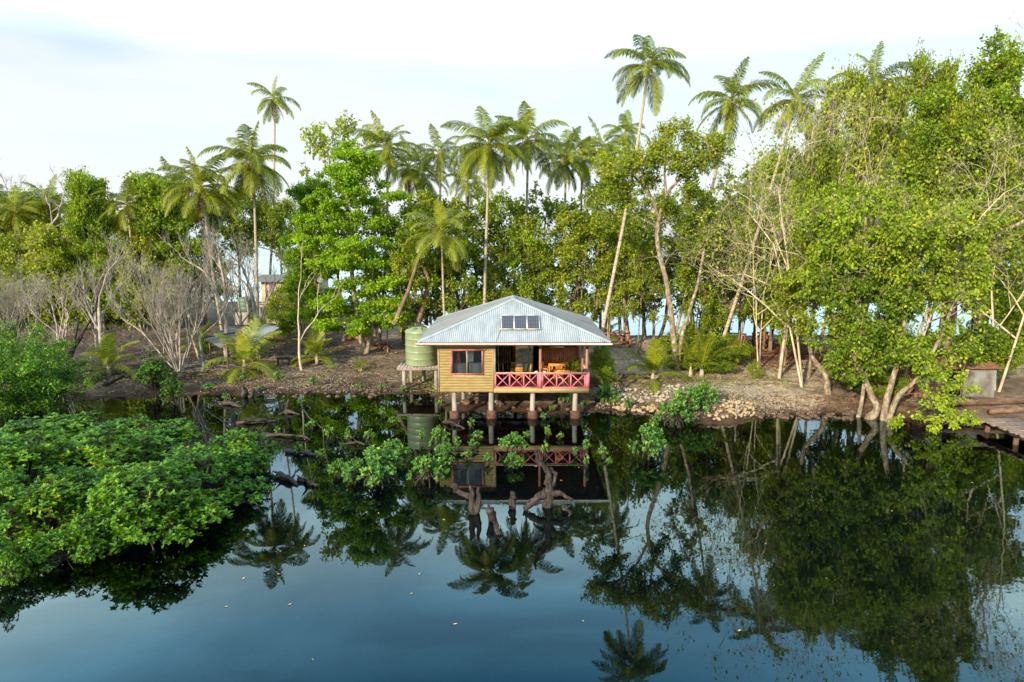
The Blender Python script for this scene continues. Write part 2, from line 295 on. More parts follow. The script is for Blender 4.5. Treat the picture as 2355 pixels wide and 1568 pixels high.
# ------------------------------------------------------------------ mesh building
def root_of(o):
    while o.parent: o = o.parent
    return o
class MB:
    def __init__(s): s.v = []; s.q = []; s.t = []; s.qt = []; s.tt = []; s.n = 0
    def add(s, v, quads=None, tris=None, tint=0.5):
        v = np.asarray(v, float).reshape(-1, 3)
        if quads is not None and len(quads):
            q = np.asarray(quads, np.int64).reshape(-1, 4) + s.n
            s.q.append(q); s.qt.append(np.broadcast_to(np.asarray(tint, float), (len(q),)))
        if tris is not None and len(tris):
            q = np.asarray(tris, np.int64).reshape(-1, 3) + s.n
            s.t.append(q); s.tt.append(np.broadcast_to(np.asarray(tint, float), (len(q),)))
        s.v.append(v); s.n += len(v)
        return s
    def box(s, lo, hi, rotz=0, c=None):
        x0, y0, z0 = lo; x1, y1, z1 = hi
        v = np.array([[x0, y0, z0], [x1, y0, z0], [x1, y1, z0], [x0, y1, z0], [x0, y0, z1], [x1, y0, z1], [x1, y1, z1], [x0, y1, z1]], float)
        if rotz:
            cc = np.array(c if c is not None else [(x0 + x1) / 2, (y0 + y1) / 2, 0]); ca, sa = math.cos(rotz), math.sin(rotz)
            w = v - [cc[0], cc[1], 0]; v = np.stack([w[:, 0] * ca - w[:, 1] * sa + cc[0], w[:, 0] * sa + w[:, 1] * ca + cc[1], v[:, 2]], 1)
        return s.add(v, [[0, 3, 2, 1], [4, 5, 6, 7], [0, 1, 5, 4], [1, 2, 6, 5], [2, 3, 7, 6], [3, 0, 4, 7]])
    def bar(s, p0, p1, w, h, up=(0, 0, 1)):
        p0 = np.array(p0, float); p1 = np.array(p1, float); d = p1 - p0; L = np.linalg.norm(d); d /= L
        up = np.array(up, float)
        if abs(d @ up) > .98: up = np.array([0, 1.0, 0])
        a = np.cross(d, up); a /= np.linalg.norm(a); b = np.cross(a, d)
        v = []
        for p in (p0, p1):
            for sa, sb in ((-1, -1), (1, -1), (1, 1), (-1, 1)): v.append(p + a * sa * w / 2 + b * sb * h / 2)
        return s.add(v, [[0, 1, 2, 3], [7, 6, 5, 4], [0, 4, 5, 1], [1, 5, 6, 2], [2, 6, 7, 3], [3, 7, 4, 0]])
    def tube(s, pts, rad, n=8, cap=True, wob=0, rng=None):
        P = np.array([tuple(p) for p in pts], float); k = len(P)
        r = np.broadcast_to(np.asarray(rad, float), (k,)).copy()
        T = np.gradient(P, axis=0); T /= np.linalg.norm(T, axis=1)[:, None] + 1e-9
        ref = np.array([1.0, 0.13, 0.07]) if abs(T[0][0]) < .85 else np.array([0.1, 1.0, 0.1])
        A = np.cross(T, ref); A /= np.linalg.norm(A, axis=1)[:, None]; B = np.cross(T, A)
        th = np.arange(n) * 2 * PI / n
        rr = r[:, None] * np.ones((k, n))
        if wob and rng is not None: rr = rr * (1 + wob * rng.uniform(-1, 1, (k, n)))
        V = P[:, None, :] + rr[..., None] * (np.cos(th)[None, :, None] * A[:, None, :] + np.sin(th)[None, :, None] * B[:, None, :])
        i = np.arange(k - 1)[:, None] * n; j = np.arange(n)[None, :]; j2 = (j + 1) % n
        q = np.stack([i + j, i + n + j, i + n + j2, i + j2], -1).reshape(-1, 4)
        s.add(V.reshape(-1, 3), q)
        if cap:
            base = s.n - k * n
            for off, c, fl in ((0, P[0], 1), ((k - 1) * n, P[-1], 0)):
                s.v.append(c[None, :]); ci = s.n; s.n += 1
                t = [[base + off + a, base + off + (a + 1) % n, ci] if fl else [base + off + (a + 1) % n, base + off + a, ci] for a in range(n)]
                s.t.append(np.array(t)); s.tt.append(np.full(n, .5))
        return s
    def lathe(s, c, prof, n=24):
        c = np.array(c, float); k = len(prof); th = np.arange(n) * 2 * PI / n
        V = np.array([[[c[0] + r * math.cos(a), c[1] + r * math.sin(a), c[2] + z] for a in th] for r, z in prof])
        i = np.arange(k - 1)[:, None] * n; j = np.arange(n)[None, :]; j2 = (j + 1) % n
        q = np.stack([i + j, i + j2, i + n + j2, i + n + j], -1).reshape(-1, 4)
        return s.add(V.reshape(-1, 3), q)
    def sticks(s, p0, p1, r0, r1, tint=.5):
        p0 = np.asarray(p0, float); p1 = np.asarray(p1, float); N = len(p0)
        if N == 0: return s
        d = p1 - p0; d /= np.linalg.norm(d, axis=1)[:, None] + 1e-9
        ref = np.tile([0.31, 0.9, 0.25], (N, 1)); A = np.cross(d, ref); A /= np.linalg.norm(A, axis=1)[:, None] + 1e-9; B = np.cross(d, A)
        r0 = np.broadcast_to(r0, (N,))[:, None]; r1 = np.broadcast_to(r1, (N,))[:, None]
        V = []
        for p, r in ((p0, r0), (p1, r1)):
            for k in range(3):
                a = 2 * PI * k / 3; V.append(p + r * (math.cos(a) * A + math.sin(a) * B))
        V = np.stack(V, 1).reshape(-1, 3)
        f = np.array([[0, 1, 4, 3], [1, 2, 5, 4], [2, 0, 3, 5]])
        q = (np.arange(N)[:, None, None] * 6 + f[None]).reshape(-1, 4)
        if np.ndim(tint): tint = np.repeat(tint, 3)
        return s.add(V, q, tint=tint)
    def leaves(s, p, d, nrm, L, W, tint, fold=0.18, droop=0.0):
        p = np.asarray(p, float); N = len(p)
        if N == 0: return s
        d = d / (np.linalg.norm(d, axis=1)[:, None] + 1e-9)
        sd_ = np.cross(d, nrm); sd_ /= np.linalg.norm(sd_, axis=1)[:, None] + 1e-9
        up = np.cross(sd_, d)
        L = np.broadcast_to(L, (N,))[:, None]; W = np.broadcast_to(W, (N,))[:, None]
        mid = p + d * L * .5
        tip = p + d * L - up * L * droop
        V = np.stack([p, mid + sd_ * W * .5 + up * W * fold, tip, mid - sd_ * W * .5 + up * W * fold], 1).reshape(-1, 3)
        q = np.arange(N)[:, None] * 4 + np.array([[0, 1, 2, 3]])
        return s.add(V, q, tint=tint)
    def build(s, name, mat, parent=None, smooth=False, loc=None):
        V = np.concatenate(s.v)
        me = bpy.data.meshes.new(name)
        off = np.array(root_of(parent).location) if parent else (np.array(loc) if loc is not None else np.zeros(3))
        V = V - off
        Q = np.concatenate(s.q) if s.q else np.zeros((0, 4), int); T = np.concatenate(s.t) if s.t else np.zeros((0, 3), int)
        nl = len(Q) * 4 + len(T) * 3; nf = len(Q) + len(T)
        me.vertices.add(len(V)); me.vertices.foreach_set('co', V.astype(np.float32).ravel())
        me.loops.add(nl); me.polygons.add(nf)
        me.loops.foreach_set('vertex_index', np.concatenate([Q.ravel(), T.ravel()]).astype(np.int32))
        st = np.concatenate([np.arange(len(Q)) * 4, len(Q) * 4 + np.arange(len(T)) * 3]).astype(np.int32)
        me.polygons.foreach_set('loop_start', st)
        if smooth: me.polygons.foreach_set('use_smooth', np.ones(nf, bool))
        me.update(calc_edges=True)
        tint = np.concatenate(s.qt + s.tt) if (s.qt or s.tt) else np.zeros(0)
        at_ = me.attributes.new('tint', 'FLOAT', 'FACE'); at_.data.foreach_set('value', tint.astype(np.float32))
        me.materials.append(mat)
        o = bpy.data.objects.new(name, me); COL.objects.link(o)
        if parent: o.parent = parent
        elif loc is not None: o.location = loc
        return o
def tag(o, label=None, cat=None, group=None, kind=None):
    if label: o['label'] = label
    if cat: o['category'] = cat
    if group: o['group'] = group
    if kind: o['kind'] = kind
    return o
def thing(name, label, cat, loc=(0, 0, 0), group=None):
    o = bpy.data.objects.new(name, None); COL.objects.link(o); o.location = loc
    o.empty_display_size = .3
    bpy.context.view_layer.update() if False else None
    return tag(o, label, cat, group)
def copy_tree(o, parent=None):
    c = o.copy(); COL.objects.link(c); c.parent = parent
    for ch in o.children: copy_tree(ch, c)
    return c
PROTOS = []
def place(proto, loc, rz=0, sc=(1, 1, 1), label=None, cat=None, group=None, tilt=(0, 0)):
    """the first placing uses the prototype itself, later ones are copies"""
    if proto.get('used'): o = copy_tree(proto)
    else:
        proto['used'] = 1; o = proto
    o.location = loc; o.rotation_euler = (tilt[0], tilt[1], rz); o.scale = sc if not isinstance(sc, (int, float)) else (sc,) * 3
    tag(o, label, cat, group)
    PLACED.append(o)
    return o
PLACED = []
def unit(rng, n):
    a = rng.normal(size=(n, 3)); return a / np.linalg.norm(a, axis=1)[:, None]

# ------------------------------------------------------------------ setting: ground, lagoon, sea
xs = np.concatenate([np.arange(-130, -62, 2.0), np.arange(-62, 62, .33), np.arange(62, 131, 2.0)])
ys = np.concatenate([np.arange(-110, 30, 4.0), np.arange(30, 39, .6), np.arange(39, 56, .24), np.arange(56, 76, .4), np.arange(76, 106, .8), [110, 130]])
X, Y = np.meshgrid(xs, ys)
Z = ground_h(X, Y)
rg = np.random.default_rng(5)
Z = Z + rg.normal(0, .012, Z.shape) * (Z > -.2)
gm = MB(); nx, ny = len(xs), len(ys)
i = np.arange(ny - 1)[:, None] * nx; j = np.arange(nx - 1)[None, :]
gm.add(np.stack([X, Y, Z], -1).reshape(-1, 3), np.stack([i + j, i + j + 1, i + nx + j + 1, i + nx + j], -1).reshape(-1, 4))
go = gm.build('ground', GROUND, smooth=True); tag(go, kind='structure')
# soil colours by zone
def sm(a, lo_, hi_): 
    t = np.clip((a - lo_) / (hi_ - lo_), 0, 1); return t * t * (3 - 2 * t)
wob = fnoise(X, Y, .5, 2) * .5 + fnoise(X, Y, 1.3, 6) * .5
def mixc(c, m_, col): return c * (1 - m_[..., None]) + np.array(col) * m_[..., None]
C = np.zeros(X.shape + (3,)) + np.array([.165, .12, .082])                                  # dry soil
C = mixc(C, sm(fnoise(X, Y, .35, 9) + .3 * wob, 0, .8), [.21, .165, .12])
C = mixc(C, sm(X, 4.5, 7) * sm(Y + wob * 1.5, 48, 50.5) * (1 - sm(Y, 66.5, 68)), [.44, .36, .26])   # sand behind the hut
C = mixc(C, sm(X + wob * 2, 13, 15.5) * (1 - sm(X + wob * 2, 20, 23)) * (1 - sm(Y + wob, 47, 50)) * sm(Y + wob, 42.8, 43.4), [.40, .33, .24])
C = mixc(C, sm(X + wob * 2, 14, 17) * (1 - sm(X, 26, 30)) * sm(Y + wob * 2, 53, 56) * (1 - sm(Y, 64, 67)), [.15, .048, .030])  # red leaf litter
C = mixc(C, sm(-X + wob * 2, 11, 15) * sm(Y + wob * 2, 54, 58) * (1 - sm(Y + wob * 2, 66, 74)), [.085, .052, .038])             # tidal mud flat on the left
C = mixc(C, sm(-X + wob * 3, 20, 25) * sm(Y + wob * 3, 50, 53) * (1 - sm(Y + wob * 2, 55, 58)), [.018, .014, .013])
C = mixc(C, sm(-X + wob * 2, 2, 6) * (1 - sm(-X, 13, 16)) * sm(Y + wob, 56, 60), [.23, .18, .13])                             # yard
C = mixc(C, 1 - sm(Z + wob * .12, .10, .42), [.062, .036, .025])                             # damp bank
C = mixc(C, 1 - sm(Z, -.06, .05), [.050, .024, .015])
C = mixc(C, 1 - sm(Z, -.75, -.15), [.010, .013, .011])
C = mixc(C, 1 - sm(Z, -1.5, -.7), [.006, .040, .062])
ca = go.data.color_attributes.new('soil', 'FLOAT_COLOR', 'POINT')
ca.data.foreach_set('color', np.concatenate([C, np.ones(X.shape + (1,))], -1).astype(np.float32).ravel())

w = MB(); w.add([[-130, -110, 0], [130, -110, 0], [130, 66, 0], [-130, 66, 0]], [[0, 1, 2, 3]])
tag(w.build('lagoon_water', WATER), kind='structure')
w = MB(); w.add([[-4000, 66.02, -.02], [4000, 66.02, -.02], [4000, 7000, -.02], [-4000, 7000, -.02]], [[0, 1, 2, 3]])
tag(w.build('sea', SEAW), kind='structure')

# ------------------------------------------------------------------ the stilt hut
HX0, HX1, HF, HB = -4.52, 4.74, 41.4, 49.3          # walls: left, right, front, back
FZ = 2.0                                             # floor
EZ = 5.03                                            # eave height
EX0, EX1, EY0, EY1 = -5.72, 5.96, 40.42, 52.2
RX, RZ, RY0, RY1 = .10, 7.18, 45.2, 47.4
hut = thing('stilt_house', 'yellow weatherboard house on concrete stilts with pale corrugated hip roof and pink railings', 'house', (0.1, HF, 0))

# weatherboards: each board tilted out at its foot
def boards(mb, x0, x1, y, z0, z1, hole=None, h=.172, axis='x'):
    z = z0
    while z < z1 - .01:
        t = min(z + h, z1)
        spans = [(x0, x1)]
        if hole and not (t <= hole[2] or z >= hole[3]): spans = [(x0, hole[0]), (hole[1], x1)]
        for a, b in spans:
            if axis == 'x': v = [[a, y - .024, z], [b, y - .024, z], [b, y - .004, t], [a, y - .004, t], [a, y, z], [b, y, z]]
            else: v = [[y - .024 * SGN, a, z], [y - .024 * SGN, b, z], [y - .004 * SGN, b, t], [y - .004 * SGN, a, t], [y, a, z], [y, b, z]]
            mb.add(v, [[0, 1, 2, 3], [4, 5, 1, 0]])
        z = t
SGN = 1
WX0, WX1, WZ0, WZ1 = -3.78, -1.74, 2.83, 4.44
LR = -1.16                                           # right edge of the closed room
wb = MB(); boards(wb, HX0, LR, HF, 1.74, EZ, (WX0 + .06, WX1 - .06, WZ0 + .06, WZ1 - .06))
SGN = 1; boards(wb, HF, HB, HX0, 1.74, EZ, None, axis='y')
wb.box((HX0 + .005, HF + .002, 1.78), (WX0 + .05, HF + .09, EZ)); wb.box((WX1 - .05, HF + .002, 1.78), (LR, HF + .09, EZ))
wb.box((WX0 + .05, HF + .002, 1.78), (WX1 - .05, HF + .09, WZ0 + .05)); wb.box((WX0 + .05, HF + .002, WZ1 - .05), (WX1 - .05, HF + .09, EZ))
wb.box((HX0 + .006, HF + .09, 1.8), (HX0 + .09, HB, EZ))
wb.build('wall', YWALL, hut)
for bx_ in ((HX0 - .05, HX0 + .02), (LR - .03, LR + .03)): cb = MB(); cb.box((bx_[0], HF - .05, 1.74), (bx_[1], HF + .02, EZ - .01)); cb.build('corner_board', YWALL, hut)
bb = MB(); bb.box((LR + .031, HF - .06, 1.70), (HX1 + .03, HF + .02, 1.98)); bb.box((HX1 - .02, HF + .021, 1.70), (HX1 + .03, HB, 1.98))
bb.build('base_board', YWALL, hut)
fl = MB(); fl.box((HX0 + .1, HF + .03, 1.86), (HX1 - .03, HB, FZ)); fl.build('floor', FLOORM, hut)
jo = MB()
for y in (42.2, 44.8, 47.4): jo.box((HX0 + .1, y, 1.62), (HX1 - .05, y + .12, 1.855))
jo.build('floor_bearer', GREYTIMB, hut)

# window
wf = MB()
for a, b, c_, d in ((WX0, WX1, WZ1 - .10, WZ1), (WX0, WX1, WZ0, WZ0 + .10)): wf.box((a, HF - .07, c_), (b, HF + .04, d))
for a, b in ((WX0, WX0 + .10), (WX1 - .10, WX1)): wf.box((a, HF - .066, WZ0 + .10), (b, HF + .04, WZ1 - .10))
win = wf.build('window', REDTRIM, hut)
al = MB(); xm = (WX0 + WX1) / 2 - .02
al.box((xm - .03, HF - .03, WZ0 + .1), (xm + .03, HF + .01, WZ1 - .1))
for a in (WX0 + .10, WX1 - .13): al.box((a, HF - .03, WZ0 + .1), (a + .03, HF + .005, WZ1 - .1))
al.build('sash', GREYTIMB, win)
for a, b in ((WX0 + .13, xm - .03), (xm + .03, WX1 - .13)):
    g = MB(); g.add([[a, HF - .012, WZ0 + .1], [b, HF - .012, WZ0 + .1], [b, HF - .012, WZ1 - .1], [a, HF - .012, WZ1 - .1]], [[0, 1, 2, 3]])
    g.build('pane', GLASS, win)

# inner walls
iw = MB()
x = LR + .03
y = HF + .15
while y < HB - .05: iw.box((LR - .05, y, FZ), (LR + .02, min(y + .17, HB), EZ)); y += .18
x = -.98
while x < -.12: iw.box((x, HB - .06, FZ), (x + .16, HB + .02, EZ)); x += .17
iw.build('inner_wall', DARKB, hut)
iw = MB(); PW = 46.6
x = 2.02
while x < 4.55: iw.box((x, PW, FZ), (x + .13, PW + .05, 3.72)); x += .14
y = PW + .06
while y < HB: iw.box((1.92, y, FZ), (1.98, y + .15, 3.72)); y += .16
iw.build('partition', TIMB_IN, hut)
iw = MB(); iw.box((1.62, HB - .1, FZ), (4.7, HB + .02, EZ)); iw.build('back_wall', DARKB, hut)
iw = MB(); iw.box((2.0, PW - .02, 3.725), (4.5, PW + .04, 4.35)); iw.build('dark_opening_sheet', BLACK, hut)  # black sheet stands in for the shaded opening above the partition
iw = MB(); iw.box((HX0 + .1, HB - .05, FZ), (-1.0, HB + .02, EZ)); iw.box((HX0 + .1, 45.0, 4.72), (LR - .06, 45.05, 4.76)); iw.build('store_room_wall', GREYTIMB, hut)
sg = MB(); sg.box((2.62, PW - .10, 3.66), (3.60, PW - .07, 3.77)); sg.build('white_shelf_board', SIGNW, hut)
sg = MB(); sg.box((3.22, PW - .09, 3.83), (3.60, PW - .07, 3.93)); sg.build('white_notice', SIGNW, hut)

# veranda posts
for px, py, w_, mt in ((-1.07, HF + .03, .12, GREYTIMB), (1.745, HF + .05, .15, BRWPOST), (4.62, HF + .05, .15, BRWPOST), (4.62, 44.0, .13, BRWPOST), (4.62, 46.5, .13, BRWPOST), (.15, HB - .2, .24, TIMB_IN), (1.62, HB - .3, .16, BLACK)):
    p = MB(); p.box((px - w_ / 2, py - w_ / 2, 1.99), (px + w_ / 2, py + w_ / 2, EZ - .02)); p.build('post', mt, hut)

# pink railings with crossed braces
def railing(p0, p1, nb, wide_end=True):
    p0 = np.array(p0, float); p1 = np.array(p1, float); d = p1 - p0
    r = MB()
    r.bar(p0 + [0, 0, .03], p1 + [0, 0, .03], .07, .08); r.bar(p0 + [0, 0, .90], p1 + [0, 0, .90], .07, .06)
    for k in range(nb + 1):
        q = p0 + d * k / nb; wd = .085
        r.bar(q + [0, 0, .07], q + [0, 0, .87], wd, .06, up=(0, 1, 0))
    ro = r.build('railing', PINK, hut)
    for k in range(nb):
        a = p0 + d * (k / nb) + d * .045 / np.linalg.norm(d); b = p0 + d * ((k + 1) / nb) - d * .045 / np.linalg.norm(d)
        c = MB(); nrm = np.array([d[1], -d[0], 0]) / np.linalg.norm(d) * .012
        c.bar(a + [0, 0, .07] + nrm, b + [0, 0, .87] + nrm, .055, .022, up=(0, 1, 0) if abs(d[0]) > abs(d[1]) else (1, 0, 0))
        c.bar(a + [0, 0, .87] - nrm, b + [0, 0, .07] - nrm, .055, .022, up=(0, 1, 0) if abs(d[0]) > abs(d[1]) else (1, 0, 0))
        c.build('cross_brace', PINK, ro)
railing((-1.02, HF - .02, FZ), (1.60, HF - .02, FZ), 3)
railing((1.89, HF - .02, FZ), (4.52, HF - .02, FZ), 3)
pp = MB(); pp.box((1.635, HF - .09, 1.985), (1.855, HF - .026, 2.93)); pp.build('railing_panel', PINK, hut)
pp = MB(); pp.box((4.565, HF - .09, 1.985), (4.79, HF - .026, 2.93)); pp.build('railing_panel', PINK, hut)
railing((4.70, HF + .15, FZ), (4.70, 46.4, FZ), 4)
hr = MB(); hr.box((-1.0, HF - .12, 2.935), (4.80, HF + .02, 2.985)); hr.box((4.62, HF + .13, 2.935), (4.78, 46.5, 2.985)); hr.build('handrail', PALERAIL, hut)

# stilts and their footings
for sx, sy, sr, foot in ((-3.63, 41.75, .16, 1), (-1.30, 41.75, .16, 1), (1.30, 41.75, .16, 1), (3.97, 41.75, .16, 1),
                   (-3.25, 44.9, .13, 0), (-1.05, 44.9, .13, 0), (.25, 47.3, .14, 0), (3.9, 45.0, .14, 0), (-2.9, 46.6, .12, 0), (2.0, 48.6, .14, 0), (-3.9, 48.6, .14, 0)):
    g = gh(sx, sy); p = MB(); rs = random.Random(int(sx * 31 + sy))
    dx, dy = rs.uniform(-.04, .04), rs.uniform(-.04, .04)
    p.tube([(sx + dx, sy + dy, g - .5), (sx + dx * .5, sy, g + .8), (sx, sy, 1.3), (sx, sy, 1.70)], [sr * 1.04, sr * 1.02, sr, sr * .97], 14)
    po = p.build('stilt', CONC, hut, smooth=False)
    if foot:
        f = MB(); f.tube([(sx, sy, -.5), (sx + .02, sy, .1), (sx, sy, .44), (sx, sy, .48)], [.34, .33, .31, .27], 12, wob=.06, rng=rg)
        f.build('footing', CONCRED, po)

# roof: corrugated hip sheets
def corr_face(mb, e0, e1, r0, r1, pitch=.125, amp=.02):
    """sheet between eave line e0-e1 and ridge line r0-r1; corrugations run up the slope"""
    e0, e1, r0, r1 = [np.array(a, float) for a in (e0, e1, r0, r1)]
    d = e1 - e0; L = np.linalg.norm(d); d /= L
    mid = (r0 + r1) / 2; up = mid - (e0 + e1) / 2; up -= d * (up @ d); nrm = np.cross(d, up); nrm /= np.linalg.norm(nrm)
    if nrm[2] < 0: nrm = -nrm
    s0 = (r0 - e0) @ d; s1 = (r1 - e0) @ d
    n_ = int(L / pitch * 6); V = []
    for k in range(n_ + 1):
        s = L * k / n_; t = 1.0
        if s < s0: t = s / s0
        elif s > s1: t = (L - s) / (L - s1)
        z = amp * math.cos(2 * PI * s / pitch)
        V.append(e0 + d * s + nrm * z); V.append(e0 + d * s + up * t + nrm * z)
    q = [[2 * k, 2 * k + 2, 2 * k + 3, 2 * k + 1] for k in range(n_)]
    mb.add(V, q)
c00, c10, c11, c01 = (EX0, EY0, EZ), (EX1, EY0, EZ), (EX1, EY1, EZ), (EX0, EY1, EZ)
ra, rb = (RX, RY0, RZ), (RX, RY1, RZ)
r = MB(); corr_face(r, c00, c10, ra, ra); rf = r.build('roof', IRON, hut)
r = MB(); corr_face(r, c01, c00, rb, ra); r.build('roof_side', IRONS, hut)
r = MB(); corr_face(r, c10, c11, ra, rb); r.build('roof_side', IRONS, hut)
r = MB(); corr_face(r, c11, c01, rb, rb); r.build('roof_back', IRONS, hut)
def ridge_cap(a, b, wd=.17):
    a = np.array(a, float); b = np.array(b, float); d = (b - a) / np.linalg.norm(b - a)
    s = np.cross(d, [0, 0, 1]); s /= np.linalg.norm(s); up = np.array([0, 0, 1.0])
    m_ = MB(); V = []
    for p in (a, b):
        for t, z in ((-1, -.035), (-.35, .030), (0, .055), (.35, .030), (1, -.035)): V.append(p + s * wd * t + up * z)
    m_.add(V, [[k, k + 1, k + 6, k + 5] for k in range(4)]); m_.build('ridge_cap', IRON, rf)
for a, b in ((c00, ra), (c10, ra), (c01, rb), (c11, rb)): ridge_cap(a, b)
ridge_cap(ra, rb, .2)
# dark ceiling lining under the sheets
ce = MB(); zc = EZ - .02
ce.add([(EX0 + .12, EY0 + .12, zc), (EX1 - .12, EY0 + .12, zc), (EX1 - .12, EY1 - .12, zc), (EX0 + .12, EY1 - .12, zc)], [[3, 2, 1, 0]])
ce.build('soffit', GREYTIMB, hut)
fa = MB()
for a, b in (((EX0, EY0 + .03), (EX1, EY0 + .03)), ((EX1 - .03, EY0 + .06), (EX1 - .03, EY1)), ((EX0 + .03, EY0 + .06), (EX0 + .03, EY1)), ((EX0, EY1 - .02), (EX1, EY1 - .02))):
    fa.bar((a[0], a[1], EZ - .12), (b[0], b[1], EZ - .12), .03, .20)
fa.build('fascia', REDTRIM, hut)
gu = MB(); yg = EY0 - .065
V = []
for x in (EX0 - .05, EX1 + .05):
    for dy, dz in ((.075, 0), (.06, -.075), (0, -.10), (-.06, -.06), (-.07, 0), (-.06, .0), (-.05, -.05), (0, -.085), (.05, -.06), (.065, 0)): V.append((x, yg + dy, EZ - .075 + dz))
gu.add(V, [[k, k + 1, k + 11, k + 10] for k in range(9)] + [[1, 2, 7, 8], [2, 3, 6, 7], [11, 18, 17, 12], [12, 17, 16, 13]])
gu.build('gutter', WHITE, hut)
for k in range(11):
    b = MB(); x = EX0 + .5 + k * 1.07; b.box((x, yg - .085, EZ - .10), (x + .05, yg + .05, EZ - .068)); b.build('gutter_bracket', WHITE, hut)
pi = MB(); pi.tube([(-5.6, 46.5, EZ - .05), (-6.0, 48.2, EZ - .12), (-6.5, 49.8, 4.80)], [.045] * 3, 8); pi.build('downpipe', WHITE, hut)
cbl = MB(); cbl.tube([(-.62, 42.3, 5.9), (-.75, 41.4, 5.5), (-.95, EY0 - .1, EZ + .02), (-1.3, HF - .05, 4.7), (-1.75, HF - .09, 4.3), (-1.85, HF - .09, 3.0)], [.011] * 6, 5); cbl.build('cable', BLACK, hut)

# solar panels on the front slope
slope = math.atan2(RZ - EZ, RY0 - EY0)
def on_roof(x, s, h=0):   # s metres up the slope from the eave
    return np.array([x, EY0 + s * math.cos(slope) - h * math.sin(slope), EZ + s * math.sin(slope) + h * math.cos(slope)])
sx0 = -.66
for k, lb in enumerate(('left of three dark solar panels on the pale roof', 'middle of three dark solar panels on the pale roof', 'right of three dark solar panels on the pale roof')):
    a = sx0 + k * .80
    t = thing('solar_panel', lb, 'solar panel', tuple(on_roof(a, 1.2, .12)), 'solar panels on the roof')
    V = [on_roof(a + .035, 1.285, .145), on_roof(a + .745, 1.285, .145), on_roof(a + .745, 2.865, .145), on_roof(a + .035, 2.865, .145)]
    # the cells are laid flat in local axes so the cell grid follows the panel
    q = MB(); q.add(V, [[0, 1, 2, 3]]); q.build('cells', SOLAR, t)
    f = MB(); nn = on_roof(0, 0, 1) - on_roof(0, 0, 0)
    for p_, q_ in (((a, 1.265), (a + .78, 1.265)), ((a, 2.885), (a + .78, 2.885)), ((a + .0175, 1.28), (a + .0175, 2.87)), ((a + .7625, 1.28), (a + .7625, 2.87))):
        f.bar(on_roof(p_[0], p_[1], .13), on_roof(q_[0], q_[1], .13), .035, .045, up=tuple(nn))
    f.build('frame', WHITE, t)
t = MB()
for s_ in (1.36, 2.70): t.bar(on_roof(sx0 - .1, s_, .07), on_roof(sx0 + 2.5, s_, .07), .04, .05, up=tuple(nn))
for x in (sx0 - .05, sx0 + .8, sx0 + 1.6, sx0 + 2.4):
    for s_ in (1.36, 2.70): t.bar(on_roof(x, s_, .0), on_roof(x, s_, .06), .04, .04, up=(1, 0, 0))
tag(t.build('mounting_rack', WHITE, None, loc=tuple(on_roof(sx0, 1.5, 0))), 'thin metal rails holding the solar panels on the roof', 'rack')

# ------------------------------------------------------------------ what is in the hut
def make_table(loc, w_, d_, h_, rz, label, mat=VARN, name='dining_table'):
    t = thing(name, label, 'table', loc); x, y, z = loc
    m_ = MB(); m_.box((x - w_ / 2, y - d_ / 2, z + h_ - .04), (x + w_ / 2, y + d_ / 2, z + h_)); m_.build('tabletop', mat, t)
    m_ = MB(); m_.box((x - w_ / 2 + .05, y - d_ / 2 + .05, z + h_ - .13), (x + w_ / 2 - .05, y + d_ / 2 - .05, z + h_ - .041)); m_.build('apron', mat, t)
    for a in (-1, 1):
        for b in (-1, 1):
            m_ = MB(); cx, cy = x + a * (w_ / 2 - .05), y + b * (d_ / 2 - .05); m_.box((cx - .035, cy - .035, z), (cx + .035, cy + .035, z + h_ - .13)); m_.build('leg', mat, t)
    t.rotation_euler.z = rz
    return t
def make_chair(loc):
    t = thing('dining_chair', None, 'chair', loc); x, y, z = loc
    m_ = MB(); m_.box((x - .21, y - .21, z + .42), (x + .21, y + .21, z + .46)); m_.build('seat', VARN, t)
    for a in (-1, 1):
        m_ = MB(); m_.box((x + a * .19 - .022, y - .21, z), (x + a * .19 + .022, y - .166, z + .42)); m_.build('leg', VARN, t)
        m_ = MB(); m_.bar((x + a * .19, y + .19, z), (x + a * .19, y + .21, z + .45), .042, .042, up=(0, 1, 0)); m_.bar((x + a * .19, y + .21, z + .45), (x + a * .19, y + .27, z + .98), .042, .042, up=(0, 1, 0)); m_.build('leg', VARN, t)
    bk = MB(); bk.box((x - .168, y + .235, z + .84), (x + .168, y + .262, z + .95)); bk.box((x - .168, y + .205, z + .52), (x + .168, y + .225, z + .57)); bo = bk.build('backrest', VARN, t)
    for k in range(5):
        s_ = MB(); xx = x - .13 + k * .065; s_.bar((xx, y + .217, z + .57), (xx, y + .245, z + .84), .028, .015, up=(0, 1, 0)); s_.build('slat', VARN, bo)
    return t
ch0 = make_chair((0, 0, 0))
make_table((.30, 44.0, FZ), .85, .8, .74, 0, 'square varnished table in the left bay of the open veranda')
make_table((3.20, 43.3, FZ), 1.0, .8, .74, 0, 'varnished table beside the front pink railing, right bay')
make_table((3.05, 45.5, FZ), 1.15, .8, .76, 0, 'varnished table against the red board partition, farther back')
for x, y, rz, lb in ((-.35, 44.0, 90, 'varnished slatted chair at the left end of the square veranda table'),
                     (.98, 44.05, -90, 'varnished slatted chair at the right end of the square veranda table'),
                     (.15, 44.65, 0, 'varnished slatted chair behind the square veranda table'),
                     (.45, 43.35, 180, 'varnished slatted chair in front of the square veranda table'),
                     (3.05, 42.55, 180, 'varnished slatted chair close behind the right bay of pink railing'),
                     (3.10, 44.0, 0, 'varnished slatted chair between the two tables of the right bay'),
                     (2.95, 46.15, 0, 'varnished slatted chair against the red board partition'),
                     (2.28, 45.3, 70, 'varnished slatted chair at the left end of the back table')):
    place(ch0, (x, y, FZ), R(rz), 1, lb, 'chair', 'dining chairs in the veranda')
